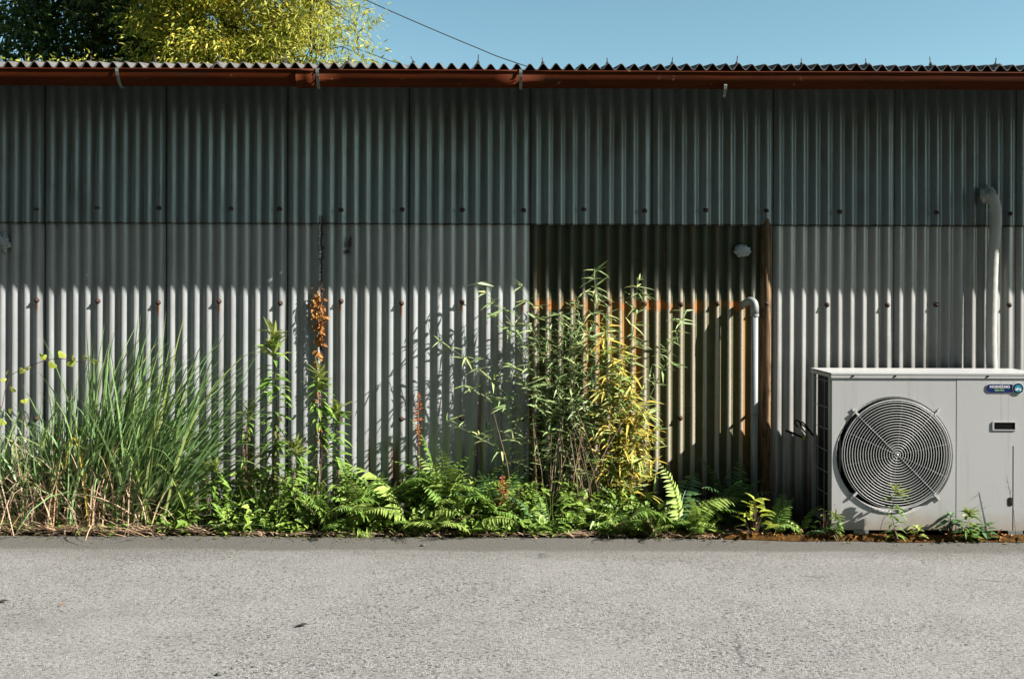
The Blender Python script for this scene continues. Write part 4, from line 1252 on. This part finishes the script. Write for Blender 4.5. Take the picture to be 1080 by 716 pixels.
# ---- ground cover (uncountable small leaves)
rng = np.random.default_rng(9)
def cover_h(xq):
    def bump(c, w, h): return h*math.exp(-((xq - c)/w)**2)
    return 0.03 + bump(270, 70, .20) + bump(350, 40, .14) + bump(440, 55, .15) + bump(520, 40, .14) + bump(590, 40, .16) + bump(660, 40, .12) + bump(195, 30, .13) + bump(20, 60, .07) + bump(735, 30, .06) + bump(800, 14, .05)
mb = MB(); Pn = []; D = []; N = []; L = []
for k in range(9500):
    xq = rng.uniform(-10, 760)
    if rng.random() > 0.25 + cover_h(xq)*4: continue
    if mnoise.noise((xq*.03, 7, 1)) < -.18: continue
    h = cover_h(xq); d = rng.uniform(0.10, 0.43); z = h*rng.random()**0.8*(1.15 - 0.9*max(0, (d - .25)/.2)) + 0.01
    a = rng.uniform(0, 2*math.pi); el = rng.uniform(-.3, 1.0)
    Pn.append((px(xq, d), -d, z)); D.append((math.cos(a)*math.cos(el), math.sin(a)*math.cos(el), math.sin(el))); N.append((rng.normal()*.4, -.3 + rng.normal()*.4, 1)); L.append(rng.uniform(.022, .07))
L = np.array(L); mb.leaves(Pn, D, N, L, L*rng.uniform(.3, .55, len(L)), .3)
# thin stalks that carry the leaves
for k in range(260):
    xq = rng.uniform(150, 700); h = cover_h(xq); d = rng.uniform(.15, .42)
    mb.tube([(px(xq, d), -d, 0), (px(xq, d) + rng.normal()*.02, -d, h*.5), (px(xq, d) + rng.normal()*.04, -d - .01, h*1.0)], [.002, .0016, .001], 3, caps=False)
for k in range(2600):
    xq = rng.uniform(150, 735); d = road_edge(px(xq, .45)) - abs(rng.normal(0, .03)) - .004; a = rng.uniform(0, 6.28); el = rng.uniform(0, 1.2)
    if mnoise.noise((xq*.035, 1, 1)) < -.02: continue
    LL = rng.uniform(.02, .05); mb.leaves([(px(xq, d), -d, rng.uniform(0, .045))], [(math.cos(a)*math.cos(el), math.sin(a)*math.cos(el), math.sin(el))], [(rng.normal()*.4, -.3, 1)], LL, LL*.42, .2)
tag(mb.build("ground_cover", M['cover']), "mixed low green weeds filling the strip between wall and road", "weeds", kind="stuff")

# ---- bamboo shrubs
def bamboo(x, d, label, seed, culms, leafmat_, dens=3.0, lsc=1.0, group="bamboo shrubs in front of the wall"):
    """culms: list of (tip_px, tip_py, tip_d, bow, leaf_count, t0)"""
    rng = np.random.default_rng(seed)
    t_ = empty("bamboo_shrub", (x, -d, 0.0), label, "bamboo", group)
    base = Vector((x, -d, 0))
    lb = MB()
    for (tx, ty, td, bow, nl, t0) in culms:
        tip = Vector(P(tx, ty, td)) - base
        b0 = Vector((rng.normal()*.03, rng.normal()*.03, 0))
        mid = (b0 + tip)*0.5 + Vector((-bow*tip.z*0.5 if tip.x > 0 else bow*tip.z*0.5, 0, abs(bow)*0.5*abs(tip.x) + 0.1*tip.z))
        pts = [Vector(q) for q in bez(tuple(b0), tuple(mid), tuple(tip), 12)]
        b = MB(); b.tube(pts, [0.0042*(1 - .75*i/12) for i in range(13)], 6); b.build("culm", M['stem_green'], t_, True)
        k = 0
        nn = max(3, int(nl/dens))
        for i in range(nn):
            t = t0 + (1 - t0)*(i + rng.random())/nn; f = t*12; j = min(int(f), 11); q = pts[j].lerp(pts[j+1], f - j)
            a = rng.uniform(0, 2*math.pi); bl = rng.uniform(.02, .13)*(1.2 - t)
            br = Vector((math.cos(a), math.sin(a)*.6, rng.uniform(.2, .9))).normalized()*bl
            e = q + br
            b2 = lb
            m = 5
            aa = rng.uniform(0, 2*math.pi, m); el = rng.uniform(-.5, .7, m)
            D = np.stack([np.cos(aa)*np.cos(el), np.sin(aa)*np.cos(el)*.8, np.sin(el)], 1) + np.array(br)[None]*5
            LL = rng.uniform(.045, .105, m)*lsc
            Pn = np.array([tuple(q.lerp(e, u)) for u in np.linspace(.3, 1, m)])
            b2.leaves(Pn, D, rvec(rng, m)*.5 + np.array([[0, -.4, .8]]), LL, LL*rng.uniform(.10, .16, m), rng.uniform(.0, .45, m), (.25, .7, .55))
            lb.tube([q, e], [.0012, .0008], 3, caps=False)
    clampwall(lb, -d)
    tag(lb.build("leaves", leafmat_, t_), kind="stuff")
    return t_
bamboo(px(600, .11), 0.11, "green bamboo with long stems arching left over the pale sheets", 51,
       [(502, 298, 0.08, .35, 60, .3), (462, 360, 0.09, .3, 60, .3), (548, 300, 0.09, .2, 60, .25), (490, 405, 0.11, .3, 60, .3), (520, 330, 0.07, .3, 50, .3), (470, 445, 0.13, .2, 40, .4), (556, 335, 0.13, .15, 60, .2), (535, 380, 0.13, .2, 60, .2), (560, 410, 0.14, .1, 60, .1), (580, 390, 0.15, .1, 60, .1), (530, 455, 0.15, .2, 40, .2)], M['bamboo'], 4.6)
bamboo(px(612, .13), 0.13, "dense green bamboo with upright stems in the middle of the thicket", 52,
       [(627, 282, 0.10, -.1, 70, .25), (608, 312, 0.10, .1, 80, .2), (590, 330, 0.13, .1, 80, .15), (575, 350, 0.13, .1, 80, .15), (600, 350, 0.15, .0, 80, .1), (620, 345, 0.15, .0, 80, .1), (640, 330, 0.11, -.1, 70, .2), (672, 292, 0.09, -.25, 60, .3), (722, 328, 0.09, -.3, 50, .4), (585, 400, 0.17, .1, 60, .0), (605, 420, 0.17, .0, 60, .0), (628, 400, 0.17, .0, 60, .0), (595, 370, 0.08, .0, 80, .1), (650, 360, 0.08, .0, 60, .1)], M['bamboo'], 3.3)
bamboo(px(640, .18), 0.18, "yellowing bamboo with drooping golden leaves on the right of the thicket", 53,
       [(640, 345, 0.15, 0, 90, .2), (655, 370, 0.15, -.1, 100, .2), (668, 395, 0.16, -.15, 100, .15), (682, 425, 0.17, -.2, 100, .1), (650, 410, 0.17, 0, 90, .1), (688, 455, 0.17, -.3, 80, .1), (660, 460, 0.18, -.1, 80, .1), (640, 440, 0.18, 0, 70, .1), (675, 480, 0.18, -.2, 70, .1), (664, 440, 0.18, -.2, 80, .1)], M['bamboo_y'], 2.9, 1.15)

rng = np.random.default_rng(91)
ts = empty("dead_brush", (px(600, .2), -.2, 0), "tangle of thin pale dead stems at the foot of the bamboo thicket", "brush")
b = MB()
for k in range(50):
    x0 = rng.normal()*.12; y0 = rng.normal()*.04; h = rng.uniform(.15, .62); ln = rng.normal()*.22
    b.tube([(x0, y0, 0), (x0 + ln*h*.4, y0 - .02, h*.55), (x0 + ln*h, min(y0, .12), h)], [.0022, .0017, .0008], 3, caps=False)
clampwall(b, -.2); tag(b.build("twigs", M['straw'], ts), kind="stuff")

# ---- seed stalks of dock
def dock(x, d, ty, by, label, seed, r=0.012, n=140):
    rng = np.random.default_rng(seed)
    t_ = empty("dock_stalk", (x, -d, 0), label, "weed")
    zt = pz(ty, d); zb = pz(by, d)
    b = MB(); b.tube([(0, 0, 0), (0.006, 0, zb*.5), (0, 0, zb), (-0.004, 0, zt)], [.004, .0035, .003, .0015], 5); b.build("stem", M['stem_red'], t_, True)
    z = rng.uniform(zb, zt, n); a = rng.uniform(0, 6.28, n); rr = r*(0.3 + 0.9*np.sin(np.pi*np.clip((z - zb)/(zt - zb), 0, 1)))
    Pn = np.stack([np.cos(a)*rr*.3, np.sin(a)*rr*.3, z], 1); D = np.stack([np.cos(a), np.sin(a), rng.uniform(-.2, .8, n)], 1)
    b = MB(); b.leaves(Pn, D, rvec(rng, n), rr*1.4 + .004, .007, .1); tag(b.build("seed_head", M['dock'], t_), kind="stuff")
dock(px(442, .24), .24, 415, 470, "orange red seed stalk standing among the ferns against pale sheets", 61)
dock(px(531, .34), .34, 500, 545, "dark red dock stalk at the left of the bamboo thicket", 62, 0.016, 110)

# ---- climbing vine with heart leaves at the left
rng = np.random.default_rng(15)
vt = empty("climbing_vine", (px(-6, .12), -.12, pz(420, .12)), "thin vine with lime green heart shaped leaves before the leftmost sheet", "vine")
vo_ = Vector(vt.location)
vp = [Vector(P(a, b_, .12)) - vo_ for a, b_ in ((-8, 455), (2, 432), (6, 412), (12, 398), (24, 391), (36, 386), (52, 381), (66, 380), (82, 383), (100, 381), (112, 386))]
b = MB(); b.tube(catmull(vp, 4), 0.0018, 5); b.build("stem", M['stem_red'], vt, True)
hv = MB(); pts2 = []
for i in range(16):
    a = 2*math.pi*i/16; s = math.sin(a)
    pts2.append((0.026*(s**3), 0.0, 0.021*(0.8125*math.cos(a) - 0.3125*math.cos(2*a) - 0.125*math.cos(3*a) - 0.0625*math.cos(4*a)) - 0.006))
hv.add([(0, -0.004, 0.004)] + pts2, [(0, 1 + i, 1 + (i+1) % 16) for i in range(16)])
heart = hv.mesh("leaf", M['vine'])
for (a, b_) in ((44, 376), (46, 378), (66, 375), (78, 379), (75, 384), (56, 386), (100, 382), (24, 392), (30, 390), (8, 394), (4, 402), (11, 434), (3, 446), (26, 424), (14, 412), (90, 378)):
    o = link("leaf", heart, None, vt, Vector(P(a, b_, .13)) - vo_)
    o.rotation_euler = (rng.uniform(-.7, .5), rng.uniform(-.7, .7), rng.uniform(-.8, .8)); s = rng.uniform(.55, 1.0); o.scale = (s, s, s)

# ---- dead ivy with rust red leaves on the pale sheet
it = empty("dead_ivy", (px(338), -.012, pz(540)), "dead creeper with rust red leaves clinging to a dark strip of wall", "vine")
io = Vector(it.location)
def IV(a, b_, d=.014): return Vector(P(a, b_, d)) - io
rr = random.Random(8)
b = MB()
b.tube([IV(339 + rr.uniform(-.8, .8), 228 + k*6.5) for k in range(48)], [0.003 + 0.003*rr.random() for _ in range(48)], 5)
b.build("stem", M['darkivy'], it)
b = MB()
for k in range(190):
    yy = rr.uniform(238, 500); s = rr.choice((-1, 1)); q = IV(339 + rr.uniform(-1.2, 1.2), yy, .012)
    b.tube([q, q + Vector((s*rr.uniform(.006, .018), -.002, rr.uniform(-.012, .010)))], [.0026, .001], 4)
tag(b.build("rootlets", M['darkivy'], it), kind="stuff")
rng = np.random.default_rng(4)
ys_ = np.concatenate([rng.normal(335, 12, 130), rng.normal(360, 18, 60), rng.normal(320, 10, 14), rng.uniform(380, 470, 40)]); n = len(ys_)
xs_ = 337.5 + rng.normal(size=n)*np.where(ys_ < 352, 2.6, 1.6); xs_[190:204] = 331 + rng.normal(size=14)*1.0
Pn = np.array([tuple(IV(a, b_, .012 + .014*rng.random())) for a, b_ in zip(xs_, ys_)])
D = rng.normal(size=(n, 3))*[1, .4, .7] + [0, -.3, -.5]
LL = rng.uniform(.012, .028, n)
b = MB(); b.leaves(Pn, D, rng.normal(size=(n, 3))*.5 + [0, -1, .3], LL, LL*.75, .3); tag(b.build("leaves", M['rustleaf'], it), kind="stuff")

# ---- broad leaved weeds by the condenser
def broad_weed(x, d, label, seed, n, h, ll, mat):
    t_ = empty("broad_leaved_weed", (x, -d, 0.0), label, "weed", "small weeds near the condenser")
    rr = random.Random(seed)
    lm = MB(); lm.leaves([(0, 0, 0)], [(1, 0, .15)], [(0, 0, 1)], ll, ll*.55, .25, (.3, .68, .72)); me = lm.mesh("leaf", mat)
    b = MB()
    for k in range(n):
        a = 2.4*k + rr.uniform(-.4, .4); q = (k + .5)/n; top = Vector((math.cos(a)*.25*h*(1 - q), math.sin(a)*.25*h*(1 - q), h*(.2 + .8*q)))
        b.tube([(0, 0, 0), tuple(top*.6), tuple(top)], [.0022, .0018, .0012], 5, caps=False)
        o = link("leaf", me, None, t_, top); s = rr.uniform(.7, 1.1)*(1 - .25*q)
        o.rotation_euler = (rr.uniform(-.3, .3), rr.uniform(-.6, .35), a); o.scale = (s, s, s)
    b.build("stem", M['stem_red'], t_)
    return t_
broad_weed(px(797, .45), .45, "bright broad leaved weed with reddish top at the road edge", 1, 24, .19, .09, M['vine'])
broad_weed(px(1003, .505), .505, "dark leafy weed in front of the panel seam of the condenser", 2, 18, .13, .075, M['fern_d'])
broad_weed(px(1040, .505), .505, "low dark weed in front of the right condenser panel", 3, 16, .08, .065, M['fern_d'])
broad_weed(px(968, .505), .505, "tiny pale weed below the fan guard", 4, 16, .07, .055, M['weedtop'])
broad_weed(px(870, .47), .47, "leafy sprig at the foot of the condenser side", 5, 10, .15, .045, M['fern'])
# wispy dry stems near the unit
rr = random.Random(2)
for (xq, ty, lean, lab) in ((926, 527, -.05, "thin dry grass stem leaning by the fan guard"), (1073, 500, .03, "dry reddish grass stem before the right condenser panel"), (888, 530, .02, "thin dry stem at the left front of the condenser")):
    t_ = empty("dry_stem", (px(xq, .51), -.51, 0), lab, "grass stem")
    h = pz(ty, .51); b = MB()
    b.tube([(0, 0, 0), (lean*-.5, 0, h*.5), (lean*-1.6, 0, h)], [.0014, .0011, .0007], 4); b.build("stalk", M['stem_red'], t_)
    sd = MB(); n = 10; rng = np.random.default_rng(int(xq)); t = rng.uniform(.6, 1, n)
    sd.leaves(np.stack([lean*-1.6*t, np.zeros(n), h*t], 1), rng.normal(size=(n, 3)) + [0, 0, .8], rvec(rng, n), .014, .003); tag(sd.build("seeds", M['dock'], t_), kind="stuff")

# ---- moss tufts and dead leaves on the soil right
rng = np.random.default_rng(44); mb = MB(); n = 170
xq = rng.uniform(750, 1090, n); d = np.array([road_edge(px(a, .5)) for a in xq]) - rng.uniform(.0, .05, n)
Pn = np.stack([(xq - 540)*(CAM_D - d)/1080, -d, rng.uniform(.012, .03, n)], 1); LL = rng.uniform(.012, .045, n)
mb.leaves(Pn, rng.normal(size=(n, 3))*[1, 1, .15], rng.normal(size=(n, 3))*.3 + [0, 0, 1], LL, LL*.3, .0)
tag(mb.build("leaf_litter", M['rustleaf']), "small brown dead leaves scattered over the moss by the condenser", "litter", kind="stuff")

# fallen leaf and bits on the asphalt
def fallen(xq, yq, L, W, a, label, mat):
    s = (yq - HZ)/CAM_H; D_ = 1080.0/s
    x, y = (xq - 540)/s, D_ - CAM_D
    b = MB(); b.leaves([(-L/2, 0, 0.006), (-L*.2, W*.2, 0.007)], [(1, .1, .02), (.9, .35, .03)], [(0, .2, 1), (.2, -.2, 1)], [L, L*.6], [W, W*.7], -.02)
    o = b.build("fallen_leaf", mat, None, loc=(x, y, 0)); o.rotation_euler = (0, 0, a)
    tag(o, label, "leaf"); return o
fallen(320, 662, .055, .020, .25, "dark withered leaf lying on the open asphalt below the weeds", M['darkivy'])
fallen(3, 638, .05, .024, .2, "dark withered leaf on the asphalt at the left edge of the photo", M['darkivy'])
fallen(66, 641, .03, .01, .5, "small brown leaf lying on the asphalt at the left", M['rustleaf'])
def pebble(xq, yq, r, label, seed):
    s = (yq - HZ)/CAM_H; D_ = 1080.0/s
    o = blob("pebble", (0, 0, 0), r, seed, M['slate'], None, (1.2, 1, .7), .4, ((xq - 540)/s, D_ - CAM_D, r*.5)); tag(o, label, "pebble")
pebble(447, 576, .009, "pale pebble on the asphalt below the red seed stalk", 1.0)
pebble(232, 713, .008, "small pebble at the bottom edge of the photo", 2.0)

# ------------------------------------------------------------------ trees behind the shed
def tree(name, x, y, label, seed, trunk_h, centre, rad, ncl, per, leafL, leafW, mat, cr=.30, droop=.3, tr=1.0, cat="tree"):
    rng = np.random.default_rng(seed)
    t_ = empty(name, (x, y, -0.05), label, cat, "trees behind the shed")
    c = np.array(centre); r_ = np.array(rad)
    cl = []
    while len(cl) < ncl:
        p = rng.uniform(-1, 1, 3); q = np.linalg.norm(p)
        if q > 1: continue
        nz = mnoise.noise(tuple(p*2.1 + seed))
        if q > 0.76 + 0.55*nz: continue
        if q < 0.35 and rng.random() < .6: continue
        cl.append(c + p*r_)
    cl = np.array(cl)
    tb = MB()
    top = np.array([c[0]*.7, c[1]*.7, c[2] + r_[2]*.35])
    tp = [np.array([0, 0, 0]), np.array([.05, .03, trunk_h*.5]), np.array([c[0]*.3, c[1]*.3, trunk_h]), c*0.5 + top*.5, top]
    tb.tube([tuple(v) for v in tp], [q*tr for q in (.11, .095, .08, .05, .02)], 8); tb.build("trunk", M['bark'], t_, True)
    lm = MB()
    limbs = []
    for k in range(9):
        f = rng.uniform(.35, .95); s0 = tp[2]*(1 - f) + top*f; e = cl[rng.integers(len(cl))]
        m = (s0 + e)/2 + np.array([0, 0, .15]); pts = [np.array(v) for v in bez(tuple(s0), tuple(m), tuple(e), 6)]
        lm.tube([tuple(v) for v in pts], [.035*max(tr, .3)*(1 - .8*i/6) for i in range(7)], 5, caps=False); limbs += pts
    limbs = np.array(limbs + [tp[3], top])
    for p in cl:
        i = np.argmin(np.sum((limbs - p)**2, 1)); s0 = limbs[i]; m = (s0 + p)/2 + rng.normal(size=3)*.06
        lm.tube([tuple(s0), tuple(m), tuple(p)], [.010, .007, .003], 3, caps=False)
    lm.build("limbs", M['bark'], t_)
    lv = MB()
    for p in cl:
        n = int(per*rng.uniform(.6, 1.4)); cs = cr*rng.uniform(.6, 1.3)
        q = p + rng.normal(size=(n, 3))*cs*[1, 1, .65]*.55
        out = (q - p); D = out/(np.linalg.norm(out, axis=1, keepdims=True) + 1e-6) + rng.normal(size=(n, 3))*.6 + [0, 0, -.25]
        LL = rng.uniform(.45, 1.5, n)*leafL
        lv.leaves(q, D, rng.normal(size=(n, 3))*.7 + [0.2, -.2, .7], LL, LL*leafW, rng.uniform(0, droop, n))
    tag(lv.build("crown", mat, t_), kind="stuff")
    return t_
tree("evergreen_tree", -5.75, 8.8, "dark evergreen tree behind the roof at the far left", 71, 2.2, (0.0, 0, 4.7), (1.9, 1.5, 2.6), 330, 110, .10, .40, M['tree_dark'], .42)
tree("yellow_tree", -3.45, 7.2, "yellow leaved tree glowing above the middle of the left roof", 72, 2.0, (0.0, 0, 4.6), (1.25, 1.1, 2.9), 300, 200, .066, .30, M['tree_y'], .25)
tree("slender_tree", -2.45, 6.8, "airy yellow green tree with sky showing through beside the overhead cable", 73, 2.0, (0.05, 0, 4.3), (1.0, .85, 2.0), 95, 105, .075, .22, M['tree_yg'], .26, tr=.18)
tree("low_bush", -5.15, 6.6, "low yellow green bush in front of the dark evergreen", 74, 1.6, (0.0, 0, 3.0), (1.0, .8, 1.05), 90, 130, .05, .36, M['tree_yg'], .26)

# ------------------------------------------------------------------ overhead cables
def cable(name, pts, r, label):
    p0 = Vector(pts[0]); t_ = MB(); t_.tube([Vector(p) - p0 for p in catmull(pts, 10)], r, 5)
    o = t_.build(name, M['cable'], None, True, tuple(p0)); tag(o, label, "cable")
s_ = 1080.0/(CAM_D + 14)
def far(xq, yq): return ((xq - 540)/s_, 14.0, CAM_H + (HZ - yq)/s_)
cable("overhead_cable", [far(-60, -240), far(150, -112), far(300, -37), far(385, 1), far(440, 25), far(500, 50), far(545, 67), far(700, 116), far(900, 165)], 0.010, "black overhead cable slanting across the sky down to the roof")
cable("overhead_cable", [far(-60, -130), far(150, -38), far(300, 24), far(400, 61), far(425, 69), far(600, 118), far(900, 185)], .008, "thin lower cable just above the roof beside the airy tree")
